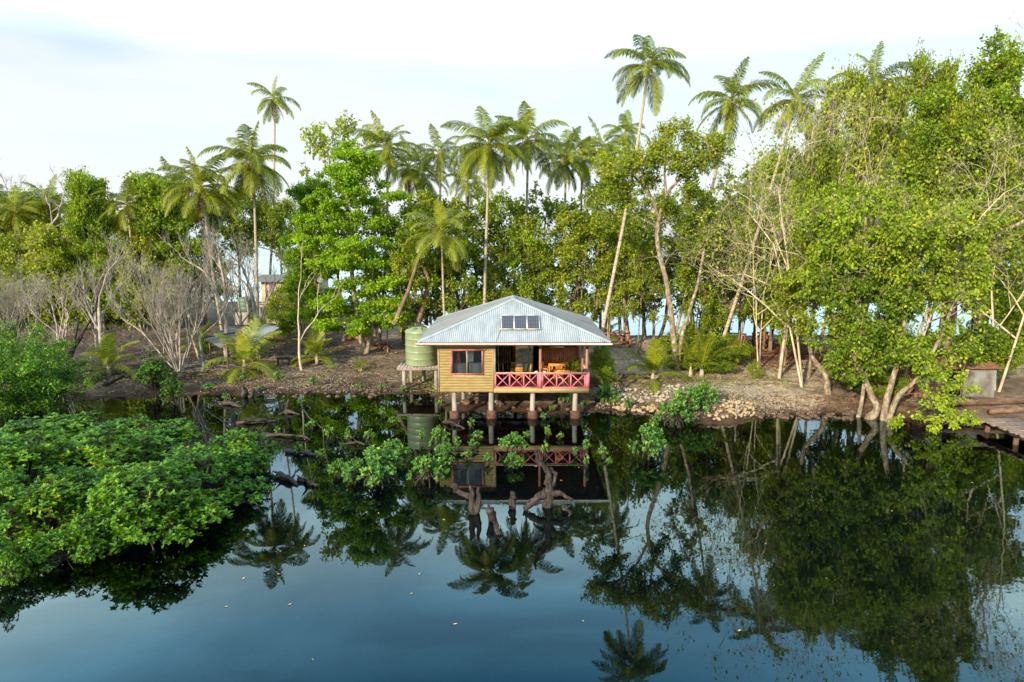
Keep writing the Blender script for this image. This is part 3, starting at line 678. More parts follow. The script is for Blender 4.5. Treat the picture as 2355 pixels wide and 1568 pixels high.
# plant pot
t = thing('potted_plant', 'leafy plant in a terracotta pot at the right side of the veranda', 'plant pot', (4.15, 44.9, FZ))
p = MB(); p.lathe((4.15, 44.9, FZ), [(0, 0), (.17, 0), (.25, .34), (.27, .35), (.27, .40), (.23, .40), (.22, .34), (0, .34)], 18); p.build('pot', TERRA, t)
lf = MB(); rr_ = np.random.default_rng(3)
N = 130; d = unit(rr_, N); d[:, 2] = np.abs(d[:, 2]) * 1.2 + .15; p0 = np.tile([4.15, 44.9, FZ + .35], (N, 1)) + d * rr_.uniform(.15, .8, (N, 1))
lf.sticks(np.tile([4.15, 44.9, FZ + .35], (N, 1)), p0, .006, .004, .3); lf.leaves(p0, d + [0, 0, -.3], unit(rr_, N) + [0, -.5, 1], .28, .08, rr_.uniform(.1, .7, N), droop=.25); lf.build('foliage', L_DARK, t)
# corner ornament, shells, window goods
t = MB(); cx, cy, cz = 4.50, HF - .09, 3.05
for k in range(26):
    a = k * PI / 13; t.bar((cx + .06 * math.cos(a), cy, cz + .06 * math.sin(a)), (cx + .2 * math.cos(a + .25), cy - .02, cz + .2 * math.sin(a + .25)), .035, .02, up=(0, 1, 0))
t.tube([(cx, cy - .02, cz), (cx, cy - .06, cz)], [.07, .05], 10)
tag(t.build('round_ornament', DEADWOOD, None, loc=(cx, cy, cz)), 'dark round woven ornament hung at the right end of the handrail', 'ornament')
for k, (x, lb) in enumerate(((1.50, 'white pointed seashell on the handrail just left of the brown post'), (2.0, 'white pointed seashell on the handrail just right of the brown post'))):
    t = MB(); sg_ = -1 if k == 0 else 1
    t.tube([(x - .09 * sg_, HF - .06, 3.06), (x - .03 * sg_, HF - .06, 3.04), (x + .05 * sg_, HF - .05, 3.02), (x + .13 * sg_, HF - .05, 3.0)], [.02, .055, .045, .008], 9)
    tag(t.build('seashell', SHELL, None, loc=(x, HF - .05, 3.0)), lb, 'seashell', 'shells on the handrail')
t = MB(); t.tube([(-.1, HF - .06, 3.0), (.0, HF - .05, 3.01), (.18, HF - .06, 3.0)], [.02, .035, .01], 6)
tag(t.build('green_leaf_bundle', L_SEED, None, loc=(0, HF - .05, 3.0)), 'small green leaf bundle lying on the handrail, left bay', 'leaf bundle')
# store room behind the window
t = MB(); t.box((-3.64, 41.85, FZ), (-2.80, 42.5, 3.42)); tag(t.build('storage_crate', PALLET, None, loc=(-3.2, 42.1, FZ)), 'grey slatted crate behind the left window pane', 'crate')
t = MB(); t.box((-2.70, 41.85, FZ), (-1.86, 42.5, 3.44)); tag(t.build('storage_crate', PALLET, None, loc=(-2.3, 42.1, FZ)), 'grey slatted crate behind the right window pane', 'crate')
t = MB(); t.lathe((-3.36, 42.05, 3.425), [(.24, 0), (.24, .04), (.17, .05), (.13, .25), (.10, .40), (.05, .78), (.0, .80)], 18)
tag(t.build('traffic_cone', REDCONE, None, loc=(-3.36, 42.05, 3.42)), 'orange red cone standing on a crate inside the window', 'cone')
t = MB(); t.add([(-3.02, 42.4, 4.5), (-2.66, 42.3, 4.5), (-2.70, 42.3, 3.46), (-2.86, 42.4, 3.46), (-2.98, 42.45, 4.1)], [[0, 4, 3, 2]], [[0, 2, 1]])
t.add([(-2.68, 42.34, 4.5), (-2.40, 42.44, 4.5), (-2.44, 42.44, 3.47), (-2.68, 42.34, 3.47)], [[0, 3, 2, 1]])
tag(t.build('hanging_cloth', SIGNW, None, loc=(-2.7, 42.4, 4.5)), 'pale grey green cloth hanging behind the middle of the window', 'cloth')

# ------------------------------------------------------------------ water tank on its stand
TX, TY, TZ = -6.74, 50.0, 1.85
t = thing('water_tank', 'pale green ribbed plastic water tank beside the left wall of the stilt house', 'water tank', (TX, TY, TZ))
prof = [(0, 0), (1.12, 0), (1.16, .04)]
z = .10
for k in range(5):
    prof += [(1.16, z), (1.16, z + .41), (1.178, z + .43), (1.178, z + .455), (1.16, z + .475)]; z += .48
prof += [(1.16, z), (1.11, z + .06), (.38, z + .22), (.36, z + .22), (.36, z + .28), (0, z + .28)]
b = MB(); b.lathe((TX, TY, TZ), prof, 48); b.build('tank_body', TANK, t, smooth=False)
b = MB()
for k in range(8):
    a = k * PI / 4 + .2; b.bar((TX + .36 * math.cos(a), TY + .36 * math.sin(a), TZ + 2.74), (TX + 1.1 * math.cos(a), TY + 1.1 * math.sin(a), TZ + 2.58), .07, .06)
b.build('lid_rib', TANK, t)
t = thing('tank_stand', 'raised timber platform on pale round posts under the green water tank', 'stand', (TX, TY, gh(TX, TY)))
b = MB()
for k in range(13): b.box((TX - 1.62 + k * .25, TY - 1.25, 1.77), (TX - 1.62 + k * .25 + .235, TY + 1.4, 1.82))
b.build('platform', GREYTIMB, t)
for dy in (-1.29, 1.2): b = MB(); b.box((TX - 1.64, TY + dy, 1.62), (TX + 1.7, TY + dy + .12, 1.765)); b.build('bearer', GREYTIMB, t)
for x, y in ((TX - 1.15, TY - 1.1), (TX - .95, TY + 1.15), (TX + 1.2, TY - 1.1), (TX + 1.25, TY + 1.15), (TX, TY + 1.15)):
    g = gh(x, y); b = MB(); b.tube([(x, y, g - .5), (x, y, 1.0), (x, y, 1.61)], [.15, .145, .14], 12); b.build('post', CONC, t)
# ------------------------------------------------------------------ plants: builders
def crown_fill(mw, ml, rng, clumps, attach, twigs=34, per=11, L=.2, W=.11, droop=.1, up=.6, limb=.045, dens=1.0, tmean=.5, tsd=.2, flat=1.0, lump=.35):
    """clumps: [(centre, radius, tint shift)]; attach: points on the trunk the limbs may leave from"""
    A = np.array([a[0] for a in attach]); AR = np.array([a[1] for a in attach])
    A0 = A.copy(); clumps = sorted(clumps, key=lambda q: np.min(np.linalg.norm(A0 - np.array(q[0]), axis=1)))
    for c, r, ts in clumps:
        c = np.array(c, float)
        dz = A[:, 2] - (c[2] - .35 * np.linalg.norm((A - c)[:, :2], axis=1))
        k = int(np.argmin(np.linalg.norm((A - c) * [1, 1, .6], axis=1) + np.maximum(dz, 0) * 2))
        a = A[k]; dist = np.linalg.norm(c - a)
        rad = min(max(.02, limb * r * (1 + .12 * dist)), AR[k] * .8)
        side = unit(rng, 1)[0] * dist * .12
        pts = [a, a + (c - a) * .35 + side + [0, 0, .05 * dist], a + (c - a) * .7 + side * .6 + [0, 0, .06 * dist], c]
        mw.tube(pts, [rad, rad * .75, rad * .5, rad * .3], 5, cap=False); A = np.vstack([A, pts[2], c]); AR = np.append(AR, [max(.02, rad * .55), max(.015, rad * .35)])
        n_ = max(6, int(twigs * dens * (r / 1.0) ** 2))
        d = unit(rng, n_); d[:, 2] = d[:, 2] * flat + .12
        e = c + d * r * rng.uniform(.55, 1.12, (n_, 1)) * [1, 1, flat if flat < 1 else 1]
        s0 = c + (e - c) * rng.uniform(.05, .3, (n_, 1)) * .5
        mw.sticks(s0, e, .010 + r * .006, .004)
        N = n_ * per
        idx = np.repeat(np.arange(n_), per)
        t = rng.uniform(.35, 1.1, (N, 1))
        p = s0[idx] + (e - s0)[idx] * t + rng.normal(0, .085 * (1 + r * .25), (N, 3))
        ld = d[idx] * .5 + unit(rng, N) * .8 + [0, 0, -droop]
        nr = unit(rng, N) * .75 + [0, 0, up] + d[idx] * .3
        tn = np.clip(rng.normal(tmean + ts, tsd, N) + (rng.normal(0, .10, n_))[idx], 0, .9)
        yl = rng.random(N) < .010; tn[yl] = 1.0
        ml.leaves(p, ld, nr, L * rng.uniform(.7, 1.2, N), W * rng.uniform(.8, 1.2, N), tn, droop=.12)

def proto_tree(name, kind, seed, H=12.0, Wd=8.0, leaf=None, bark=None, n=26, lo=.35, cr=(.8, 1.5), twigs=34, per=11, LW=(.2, .115), tr=.17, shape='oval', stems=1, droop=.1, flat=1.0, tiers=0, tmean=.46, lean=.06, kids=('trunk', 'crown')):
    rng = np.random.default_rng(seed); rt = thing(name, None, None, (0, 0, 0))
    mw, ml = MB(), MB(); att = []
    for s_ in range(stems):
        a = rng.uniform(0, 2 * PI); ln = rng.uniform(.3, 1) * lean * H + (s_ > 0) * .10 * H
        k = 9; pts = []; rad = []
        x0, y0 = (rng.normal(0, .25, 2) if stems > 1 else (0, 0))
        top = H * (.86 if stems == 1 else rng.uniform(.6, .85))
        for q in range(k):
            f = q / (k - 1)
            pts.append((x0 + math.cos(a) * ln * f ** 1.3 + .1 * math.sin(3.1 * f * 2 + seed) * H * .04 + rng.normal(0, .05), y0 + math.sin(a) * ln * f ** 1.3 + rng.normal(0, .05), -.4 + (top + .4) * f))
            rad.append(tr * (1.25 if q == 0 else 1) * (1 - .82 * f) / (1 if stems == 1 else 1.3))
        mw.tube(pts, rad, 7, cap=False)
        att += [(p, r_) for p, r_ in zip(pts, rad) if p[2] > lo * H * .55]
    cl = []
    for q in range(n):
        if tiers:
            ti = rng.integers(0, tiers); f = (ti + .5) / tiers; z = H * (lo + (1 - lo) * f); rmax = Wd / 2 * (1.0 - .55 * f ** 1.5) * (.8 + .2 * math.sin(ti * 1.9 + seed))
            rr = rmax * math.sqrt(rng.uniform(.03, 1)); fl = flat
            z += rng.normal(0, .28) + .35 * math.sin(ti * 2.3 + q) - rr * .05; rr *= rng.choice([1, 1, .8, .55])
        else:
            f = rng.uniform(0, 1)
            if shape == 'oval': pr = math.sqrt(max(.05, 1 - (2 * f - 1.0) ** 2))
            elif shape == 'round': pr = math.sqrt(max(.05, 1 - (1.5 * f - .5) ** 2))
            elif shape == 'column': pr = .75 + .25 * math.sin(f * 7)
            else: pr = 1 - .8 * f
            z = H * (lo + (1 - lo) * f * .95); rr = Wd / 2 * pr * math.sqrt(rng.uniform(.05, 1)); fl = flat
        a = rng.uniform(0, 2 * PI); r_ = rng.uniform(*cr) * (1.0 if rr < Wd * .35 else .85)
        cl.append(((math.cos(a) * rr, math.sin(a) * rr, z), r_, rng.normal(0, .09)))
    crown_fill(mw, ml, rng, cl, att, twigs, per, LW[0], LW[1], droop, flat=flat, tmean=tmean)
    mw.build(kids[0], bark, rt, smooth=True); ml.build(kids[1], leaf, rt)
    rt['H'] = H; rt['W'] = Wd
    return rt

def bare(mw, rng, p, d, L, r, lev, kids=3, spread=.55, up=.25, bend=.18, shrink=.68, out=None):
    """branching twigs"""
    segs = 3; pts = [p]; q = np.array(p, float); dd = np.array(d, float)
    for s_ in range(segs):
        dd = dd + rng.normal(0, bend, 3) + [0, 0, up * .15]; dd /= np.linalg.norm(dd); q = q + dd * L / segs; pts.append(q.copy())
    rr = [r * (1 - .45 * k / segs) for k in range(segs + 1)]
    if r > .03: mw.tube(pts, rr, 5, cap=False)
    else: mw.sticks(np.array(pts[:-1]), np.array(pts[1:]), np.array(rr[:-1]), np.array(rr[1:]))
    if out is not None and lev <= 1: out.append(pts[-1])
    if lev <= 0: return
    for k in range(kids):
        f = rng.uniform(.35, 1.0) if k else 1.0
        i_ = min(int(f * segs), segs - 1); b = np.array(pts[i_]) + (np.array(pts[i_ + 1]) - pts[i_]) * (f * segs - i_)
        nd = dd + unit(rng, 1)[0] * spread + [0, 0, up]; nd /= np.linalg.norm(nd)
        bare(mw, rng, b, nd, L * shrink * rng.uniform(.75, 1.15), r * .55, lev - 1, kids, spread, up, bend, shrink, out)

def proto_bare(name, seed, H, stems, spread0, lev, kids, bark, r=.07, leaf=None, leafn=0, up=.3, spread=.5, trunk=0.0, LW=(.14, .08), fr=.42, bend=.14, shrink=.68):
    rng = np.random.default_rng(seed); rt = thing(name, None, None); mw, ml = MB(), MB(); out = []
    for s_ in range(stems):
        a = rng.uniform(0, 2 * PI); sp = spread0 * rng.uniform(.35, 1)
        d = np.array([math.cos(a) * sp, math.sin(a) * sp, 1.0]); d /= np.linalg.norm(d)
        b = np.array([math.cos(a) * .12 * (stems > 1), math.sin(a) * .12 * (stems > 1), -.2])
        if trunk:
            e = b + d * H * trunk; mw.tube([b, (b + e) / 2 + rng.normal(0, .06, 3), e], [r * 1.3, r, r * .85], 6, cap=False)
            for q in range(3 if kids > 2 else 2):
                a2 = a + q * 2.1; d2 = d + np.array([math.cos(a2), math.sin(a2), 0]) * spread; d2 /= np.linalg.norm(d2)
                bare(mw, rng, b + (e - b) * (1 - .22 * q), d2 if q else d, H * fr * (1 - trunk) * rng.uniform(.85, 1.1), r * .7, lev, kids, spread, up, bend, shrink, out)
        else:
            bare(mw, rng, b, d, H * fr * rng.uniform(.8, 1.1), r * rng.uniform(.6, 1), lev, kids, spread, up, bend, shrink, out)
    if leafn:
        O = np.array(out); idx = rng.integers(0, len(O), leafn)
        ml.leaves(O[idx] + rng.normal(0, .1, (leafn, 3)), unit(rng, leafn) + [0, 0, -.2], unit(rng, leafn) + [0, 0, .6], LW[0] * rng.uniform(.7, 1.2, leafn), LW[1], np.clip(rng.normal(.6, .2, leafn), 0, 1))
        ml.build('crown', leaf, rt)
    mw.build('trunk', bark, rt, smooth=True)
    rt['H'] = H; rt['W'] = H * .6
    return rt

# ---- coconut palms
def frond_mesh(name, seed, elev, L, droop, mat, hang=.5, npair=78, wl=1.2, dead=False):
    rng = np.random.default_rng(seed); m_ = MB()
    K = 14; e = elev; p = np.zeros(3); pts = [p.copy()]; es = [e]
    sw = rng.normal(0, .03)
    for k in range(K):
        e -= droop * (0.35 + 1.6 * (k / K)) / K
        p = p + np.array([math.cos(e), sw * k / K, math.sin(e)]) * L / K; pts.append(p.copy()); es.append(e)
    pts = np.array(pts)
    m_.tube(pts, [.045 * (1 - .85 * k / K) + .004 for k in range(K + 1)], 4, cap=False)
    m_.qt = [np.full(len(q), .85 if not dead else .5) for q in m_.q]
    s_ = np.linspace(.13, .995, npair); f = s_ * K; i_ = np.minimum(f.astype(int), K - 1); fr = (f - i_)[:, None]
    P = pts[i_] * (1 - fr) + pts[i_ + 1] * fr
    T = pts[i_ + 1] - pts[i_]; T /= np.linalg.norm(T, axis=1)[:, None]
    side = np.tile([0, 1.0, 0], (npair, 1)); nup = np.cross(T, side); nup[nup[:, 2] < 0] *= -1 if elev < 1.2 else 1
    prof = np.clip(np.sin(PI * (s_ * .86 + .12)) ** .75, .12, 1)
    ll = wl * prof
    for sg_ in (-1, 1):
        gap = rng.random(npair) < .05
        d0 = side * sg_ * .85 + T * (.45 + .5 * s_[:, None]) + nup * .12 + rng.normal(0, .08, (npair, 3))
        d0 /= np.linalg.norm(d0, axis=1)[:, None]
        d1 = d0 + [0, 0, -1.0 * hang] * (1 + rng.uniform(-.3, .5, (npair, 1))); d1 /= np.linalg.norm(d1, axis=1)[:, None]
        d2 = d1 + [0, 0, -1.1 * hang]; d2 /= np.linalg.norm(d2, axis=1)[:, None]
        l_ = (ll * rng.uniform(.85, 1.1, npair) * np.where(gap, .4, 1))[:, None]
        a = P; b = a + d0 * l_ * .35; c = b + d1 * l_ * .38; tp = c + d2 * l_ * .30
        wv = T * .030 * (1 + .2 * rng.random((npair, 1)))
        V = np.stack([a - wv * .5, a + wv * .5, b - wv, b + wv, c - wv * .75, c + wv * .75, tp], 1).reshape(-1, 3)
        o = np.arange(npair)[:, None, None] * 7
        tn = np.clip(rng.normal(.45, .14, npair) + .12 * (rng.random() - .5), 0, 1)
        m_.add(V, (o + np.array([[0, 1, 3, 2], [2, 3, 5, 4]])).reshape(-1, 4), (o + np.array([[4, 5, 6]])).reshape(-1, 3), tint=.5)
        m_.qt[-1] = np.repeat(tn, 2); m_.tt[-1] = tn
    o = m_.build('frond', mat)
    me = o.data; bpy.data.objects.remove(o); me.name = name
    return me
FR = {}
for mk, mt, hg, s0_ in (('g', L_PALM, .50, 10), ('y', L_PALMY, .38, 10), ('g2', L_PALM, .72, 60)):
    FR[mk] = [frond_mesh('frond', s0_ + k, e - (.12 if mk == 'g2' else 0), 4.5 * lf, dr, mt, hg) for k, (e, lf, dr) in enumerate((
        (1.42, .90, .35), (1.15, 1.0, 1.0), (.90, 1.05, 1.35), (.68, 1.05, 1.5), (.45, 1.05, 1.55), (.22, 1.0, 1.4), (-.02, .98, 1.25), (-.32, .95, 1.0), (-.65, .9, .65)))]
FR['d'] = [frond_mesh('dead_frond', 40 + k, e, 3.9, .5, L_DEAD, .9, 40, .7, True) for k, e in enumerate((-.9, -1.2, -1.35))]
def nut_mesh():
    m_ = MB(); rng = np.random.default_rng(2)
    for k in range(9):
        a = rng.uniform(0, 2 * PI); c = np.array([math.cos(a) * .38, math.sin(a) * .38, -.25 + rng.uniform(-.22, .12)])
        pr = [(0, -.14), (.09, -.11), (.125, 0), (.09, .10), (0, .13)]; m_.lathe(c, pr, 8)
        m_.sticks([[0, 0, 0]], [c + [0, 0, .1]], .02, .02)
    return m_
NUTS = None
def palm(label, u, v, D, ub, Db, size=1.0, mk='g', n=24, dead=2, nuts=True, seed=1, tr=.145, wind=0.0, low=0, bendf=0.5, group='coconut palms'):
    """crown heart at image (u, v), distance D; foot under column ub at distance Db"""
    global NUTS
    rng = np.random.default_rng(seed); size = size * .94; c = at(u, v, D); b = gx(ub, Db)
    t = thing('coconut_palm', label, 'palm tree', tuple(b), group)
    m_ = MB(); K = 16; pts = []; rad = []
    for k in range(K + 1):
        f = k / K; g = f ** (1.0 + bendf)           # leaves the ground leaning, then straightens
        x = b.x + (c.x - b.x) * (1 - (1 - f) ** (1 + bendf)); y_ = b.y + (c.y - b.y) * f
        pts.append((x + .05 * math.sin(5 * f + seed), y_, b.z - .3 + (c.z - b.z + .3) * f))
        rad.append(tr * (1.75 if k == 0 else 1.25 if k == 1 else 1.05 - .38 * f))
    m_.tube(pts, rad, 9, cap=False, wob=.05, rng=rng); m_.build('trunk', BARK_PALM, t, smooth=True)
    ga = rng.uniform(0, 6)
    lc = Vector(c) - Vector(b)
    for k in range(n):
        f = k / (n - 1); idx = 0 if k == 0 else 1 if k == 1 else int(np.clip(round(1.4 + 6.9 * (k - 1) / (n - 2) + rng.uniform(-.6, .6)), 1, 8))
        if idx > 8 + low: continue
        o = bpy.data.objects.new('frond', FR[mk if mk == 'y' or rng.random() < .5 else 'g2'][idx]); COL.objects.link(o); o.parent = t
        o.location = lc + Vector((0, 0, .25 - .35 * f)); s_ = size * rng.uniform(.78, 1.1)
        o.rotation_euler = (rng.normal(0, .2), rng.normal(0, .12), ga + k * 2.399 + rng.normal(0, .15)); o.scale = (s_, s_, s_)
    for k in range(dead):
        o = bpy.data.objects.new('dead_frond', FR['d'][k % 3]); COL.objects.link(o); o.parent = t
        o.location = lc + Vector((0, 0, -.2)); o.rotation_euler = (0, 0, rng.uniform(0, 6.28)); o.scale = (size * .8,) * 3
    if nuts:
        if NUTS is None:
            o = nut_mesh().build('coconut_bunch', BARK_DARK); NUTS = o.data; bpy.data.objects.remove(o)
            NUTS.materials[0] = surf('coconut_husk', (.50, .26, .05), (.30, .13, .03), 4, rough=.5)
        o = bpy.data.objects.new('coconut_bunch', NUTS); COL.objects.link(o); o.parent = t; o.location = lc; o.rotation_euler.z = seed; o.scale = (.9 * size,) * 3
    return t
def young_palm(label, u, v, size, mk='y', n=13, seed=1, idxs=(0, 1, 2, 3, 4, 5, 6), D=None, group='young coconut palms'):
    size = size * 1.22; rng = np.random.default_rng(seed); b = gx(u, D) if D else gp(u, v)
    t = thing('young_palm', label, 'palm tree', tuple(b), group)
    m_ = MB(); m_.tube([(b.x, b.y, b.z - .15), (b.x, b.y, b.z + .25 * size), (b.x, b.y, b.z + .7 * size)], [.16 * size, .13 * size, .06 * size], 8, wob=.15, rng=rng); m_.build('stem', BARK_PALM, t)
    ga = rng.uniform(0, 6)
    for k in range(n):
        f = k / max(1, n - 1); idx = idxs[min(len(idxs) - 1, int(f * len(idxs)))]
        o = bpy.data.objects.new('frond', FR[mk][idx]); COL.objects.link(o); o.parent = t
        o.location = (0, 0, .55 * size * (1 - .5 * f)); s_ = size * .55 * rng.uniform(.85, 1.1)
        o.rotation_euler = (rng.normal(0, .1), 0, ga + k * 2.399 + rng.normal(0, .2)); o.scale = (s_,) * 3
    return t

# ------------------------------------------------------------------ coconut palms
palm('tallest coconut palm on a long leaning trunk, right of the house', 1490, 155, 51, 1366, 51.5, .83, seed=11, n=20, bendf=.15, dead=1)
palm('coconut palm with brown nuts, just right of the tallest palm', 1682, 232, 60, 1545, 63, .95, seed=12, n=22, bendf=.1)
palm('coconut palm with long leaning trunk, right of the nut bearing palm', 1830, 232, 54, 1640, 54.2, .92, seed=13, n=20, bendf=.1, dead=1)
palm('large full coconut palm with straight pale trunk rising behind the house roof', 1125, 338, 58, 1108, 60, 1.02, seed=14, n=30, bendf=.2)
palm('coconut palm half hidden right behind the large palm above the roof', 1213, 325, 64, 1205, 66, 1.0, seed=15, n=24)
palm('small dark coconut palm between the layered green tree and the large palm', 1010, 355, 68, 1004, 70, .80, seed=16, n=18)
palm('coconut palm rising behind the top of the layered bright green tree', 889, 342, 64, 872, 66, .90, seed=17, n=22)
palm('browner coconut palm with brown hanging fronds, left of the small dark palm', 940, 385, 72, 930, 74, .88, seed=18, n=20, dead=5)
palm('low drooping coconut palm behind the small dark palm', 975, 408, 72, 980, 74, .8, seed=19, n=18, dead=4)
palm('lone small coconut palm on a thin trunk high against the sky at the left', 630, 228, 78, 612, 82, .74, seed=20, n=17, dead=2, bendf=.3)
palm('big coconut palm with orange stalks and rusty dead fronds, below the lone sky palm', 579, 375, 60, 592, 62, 1.05, seed=21, n=28, dead=4)
palm('coconut palm with hanging yellow fronds, left of the palm with rusty fronds', 462, 432, 60, 520, 62, 1.0, seed=22, n=26, dead=2)
palm('coconut palm partly hidden in dark green leaves at the left', 292, 474, 72, 300, 74, .85, seed=23, n=22)
palm('coconut palm at the far left edge, above the yellow green scrub', 36, 492, 76, 30, 78, .75, seed=24, n=22)
palm('dark coconut palm crown touching the left picture edge', -8, 462, 82, 0, 84, .8, seed=25, n=20)
palm('coconut palm behind the leafless tree at the far left', 108, 462, 80, 110, 82, .9, seed=26, n=20)
palm('coconut palm crown between the two dark left palms, behind the green canopy', 400, 435, 76, 400, 78, .9, seed=27, n=20)
palm('short yellow coconut palm on a slim trunk standing in front of the dark trees', 1014, 540, 56, 1030, 57, .88, 'y', seed=28, n=20, dead=0, tr=.11, nuts=False)
palm('coconut palm right of the large palm, feathery crown over the green canopy', 1300, 372, 66, 1290, 68, .9, seed=29, n=20)
palm('dark coconut palm crown beside the feathery palm, center right', 1338, 372, 70, 1330, 72, .85, seed=30, n=18)
palm('coconut palm crown just left of the tallest palm trunk', 1385, 340, 70, 1380, 72, .85, seed=31, n=18)
palm('small coconut palm crown right behind the tallest palm trunk', 1436, 312, 74, 1440, 76, .85, seed=32, n=18)
palm('coconut palm crown buried in the tangled pale branches at the right', 2008, 205, 58, 1990, 60, 1.0, seed=33, n=22)
palm('coconut palm at the right edge behind the big leafy tree', 2345, 330, 70, 2350, 72, .9, seed=34, n=18)
palm('leaning coconut palm trunk with hidden crown, right behind the house roof', 1075, 420, 70, 1062, 72, .75, seed=35, n=16)

young_palm('bright yellow green young palm at the far left of the bank', 251, 862, 1.02, seed=1)
young_palm('biggest yellow young palm in front of the metal lean-to', 563, 858, 1.25, seed=2, n=13)
young_palm('yellow young palm right beside the pale leafless tree', 729, 836, .95, seed=3)
young_palm('tiny spiky palm seedling on the bank left of the water tank', 831, 852, .42, seed=4, n=7, idxs=(1, 2, 3))
young_palm('green young palm at the left end of the metal lean-to', 468, 812, .9, 'g', seed=5, n=9, idxs=(0, 1, 2, 3))
young_palm('green young palm among the pale stones right of the house', 1500, 882, 1.05, 'g', seed=6, n=9, idxs=(0, 1, 1, 2, 4, 5))
young_palm('narrow upright young palm, left one of the pair by the forked trunk', 1587, 866, .85, 'g', seed=7, n=6, idxs=(0, 0, 1, 2))
young_palm('narrow upright young palm, right one of the pair by the forked trunk', 1613, 866, 1.1, 'y', seed=8, n=6, idxs=(0, 0, 1, 1))
young_palm('small fan of young palm fronds at the foot of the leaning palm trunk', 1682, 845, .7, 'y', seed=9, n=6, idxs=(0, 1, 2))
young_palm('small dark young palm on the beach edge against the pale sea', 1398, 765, .75, 'g', seed=10, n=8, idxs=(1, 2, 3, 4), D=66.5)
young_palm('young palm with orange stalks at the right picture edge', 2324, 858, 1.7, 'g', seed=11, n=12, idxs=(0, 1, 2, 3, 4))
young_palm('small palm behind the metal lean-to near the cabin', 600, 745, 1.1, 'g', seed=12, n=9, D=66)

# ------------------------------------------------------------------ broadleaf prototypes
T_ROUND = proto_tree('broadleaf_tree', 0, 101, 13, 9, L_OLIVE, BARK_PALE, n=34, lo=.52, shape='round', cr=(.9, 1.5), twigs=32, per=11, LW=(.22, .15), tr=.2)
T_TALL = proto_tree('broadleaf_tree', 0, 102, 14, 8, L_DARK, BARK_DARK, n=42, lo=.16, shape='oval', cr=(.6, 1.25), twigs=20, per=10, LW=(.29, .19), tr=.2)
T_TALL2 = proto_tree('broadleaf_tree', 0, 103, 14, 8, L_MID, BARK_DARK, n=40, lo=.16, shape='oval', cr=(.6, 1.25), twigs=20, per=10, LW=(.29, .19), tr=.17, stems=3)
T_AIRY = proto_tree('broadleaf_tree', 0, 104, 14, 7, L_OLIVE, BARK_PALE, n=40, lo=.2, shape='column', cr=(.6, 1.1), twigs=24, per=9, LW=(.24, .16), tr=.15, stems=2)
T_LAYER = proto_tree('layered_tree', 0, 105, 16, 12, L_LIME, BARK_PALE, n=120, lo=.14, tiers=9, flat=.6, cr=(1.0, 1.7), twigs=26, per=11, LW=(.24, .14), tr=.22, tmean=.4, lean=.03)
T_LAYD = proto_tree('layered_tree', 0, 106, 13, 11, L_MID, BARK_DARK, n=60, lo=.35, tiers=5, flat=.7, cr=(1.0, 1.7), twigs=26, per=11, LW=(.26, .15), tr=.2, tmean=.42)
T_BUSH = proto_tree('leafy_shrub', 0, 107, 6, 7, L_MID, BARK_DARK, n=26, lo=.12, shape='oval', cr=(.8, 1.3), twigs=30, per=11, LW=(.22, .14), tr=.09, stems=4)
T_YBUSH = proto_tree('leafy_shrub', 0, 108, 7, 9, L_OLIVE, BARK_GREY, n=30, lo=.15, shape='oval', cr=(.8, 1.4), twigs=26, per=10, LW=(.22, .15), tr=.09, stems=4, tmean=.6)
T_SPARSE = proto_tree('sparse_tree', 0, 109, 14, 9, L_OLIVE, BARK_PALE, n=44, lo=.4, shape='round', cr=(.5, .9), twigs=22, per=8, LW=(.26, .17), tr=.16, tmean=.55)

def tree_at(proto, u, D, vtop, width, label, cat='tree', group=None, rz=None, ub=None):
    b = gx(ub if ub is not None else u, D); top = at(u, vtop, D)
    H = proto['H']; W_ = proto['W']; depth = D * CP
    sx = (width / 1569.3 * depth) / W_; sz = (top.z - b.z) / H
    rng = random.Random(int(u * 7 + D * 13 + vtop))
    rz = rng.uniform(0, 6.28) if rz is None else rz
    return place(proto, tuple(b), rz, (sx, sx, sz), label, cat, group)
WOOD = 'dark trees in the beach wood'
tree_at(T_SPARSE, 790, 67, 262, 250, 'tall thin-leaved tree with sparse olive top rising behind the layered bright green tree')
tree_at(T_LAYER, 728, 66, 420, 180, 'darker layered tree directly left of the bright green layered one', rz=2.2)
tree_at(T_TALL, 860, 69, 420, 190, 'dark broadleaf tree behind the right side of the layered green tree', group=WOOD)
tree_at(T_LAYD, 400, 74, 405, 260, 'wide dark green canopy between the two left coconut palms')
tree_at(T_LAYD, 240, 72, 400, 190, 'dark green spreading tree top against the sky, right of the leafless tree', rz=2.0)
tree_at(T_ROUND, 560, 80, 440, 190, 'green tree behind the big palm with rusty fronds')
tree_at(T_ROUND, 655, 82, 470, 190, 'dark olive tree over the yellow cabin')
tree_at(T_TALL2, 465, 78, 470, 170, 'mid green tree in the gap left of the cabin')
tree_at(T_YBUSH, 90, 79, 500, 320, 'yellow green scrub mass at the far left behind the grey twigs', 'shrub')
tree_at(T_YBUSH, 260, 80, 490, 300, 'yellow green scrub behind the tall grey bare saplings', 'shrub', rz=2.5)
tree_at(T_YBUSH, -40, 78, 520, 260, 'olive scrub cut by the left picture edge', 'shrub')
tree_at(T_BUSH, 180, 76, 590, 300, 'dark green undergrowth at the foot of the yellow green scrub', 'shrub')
tree_at(T_BUSH, 20, 75, 610, 280, 'low undergrowth at the far left behind the mud', 'shrub')
tree_at(T_BUSH, 350, 76, 580, 260, 'green undergrowth behind the many-stemmed bare shrub', 'shrub')
tree_at(T_YBUSH, 430, 78, 560, 240, 'olive undergrowth between bare shrub and cabin trees', 'shrub')
tree_at(T_YBUSH, 160, 73, 540, 260, 'bright yellow green bush in the middle of the left scrub', 'shrub', rz=1.2)
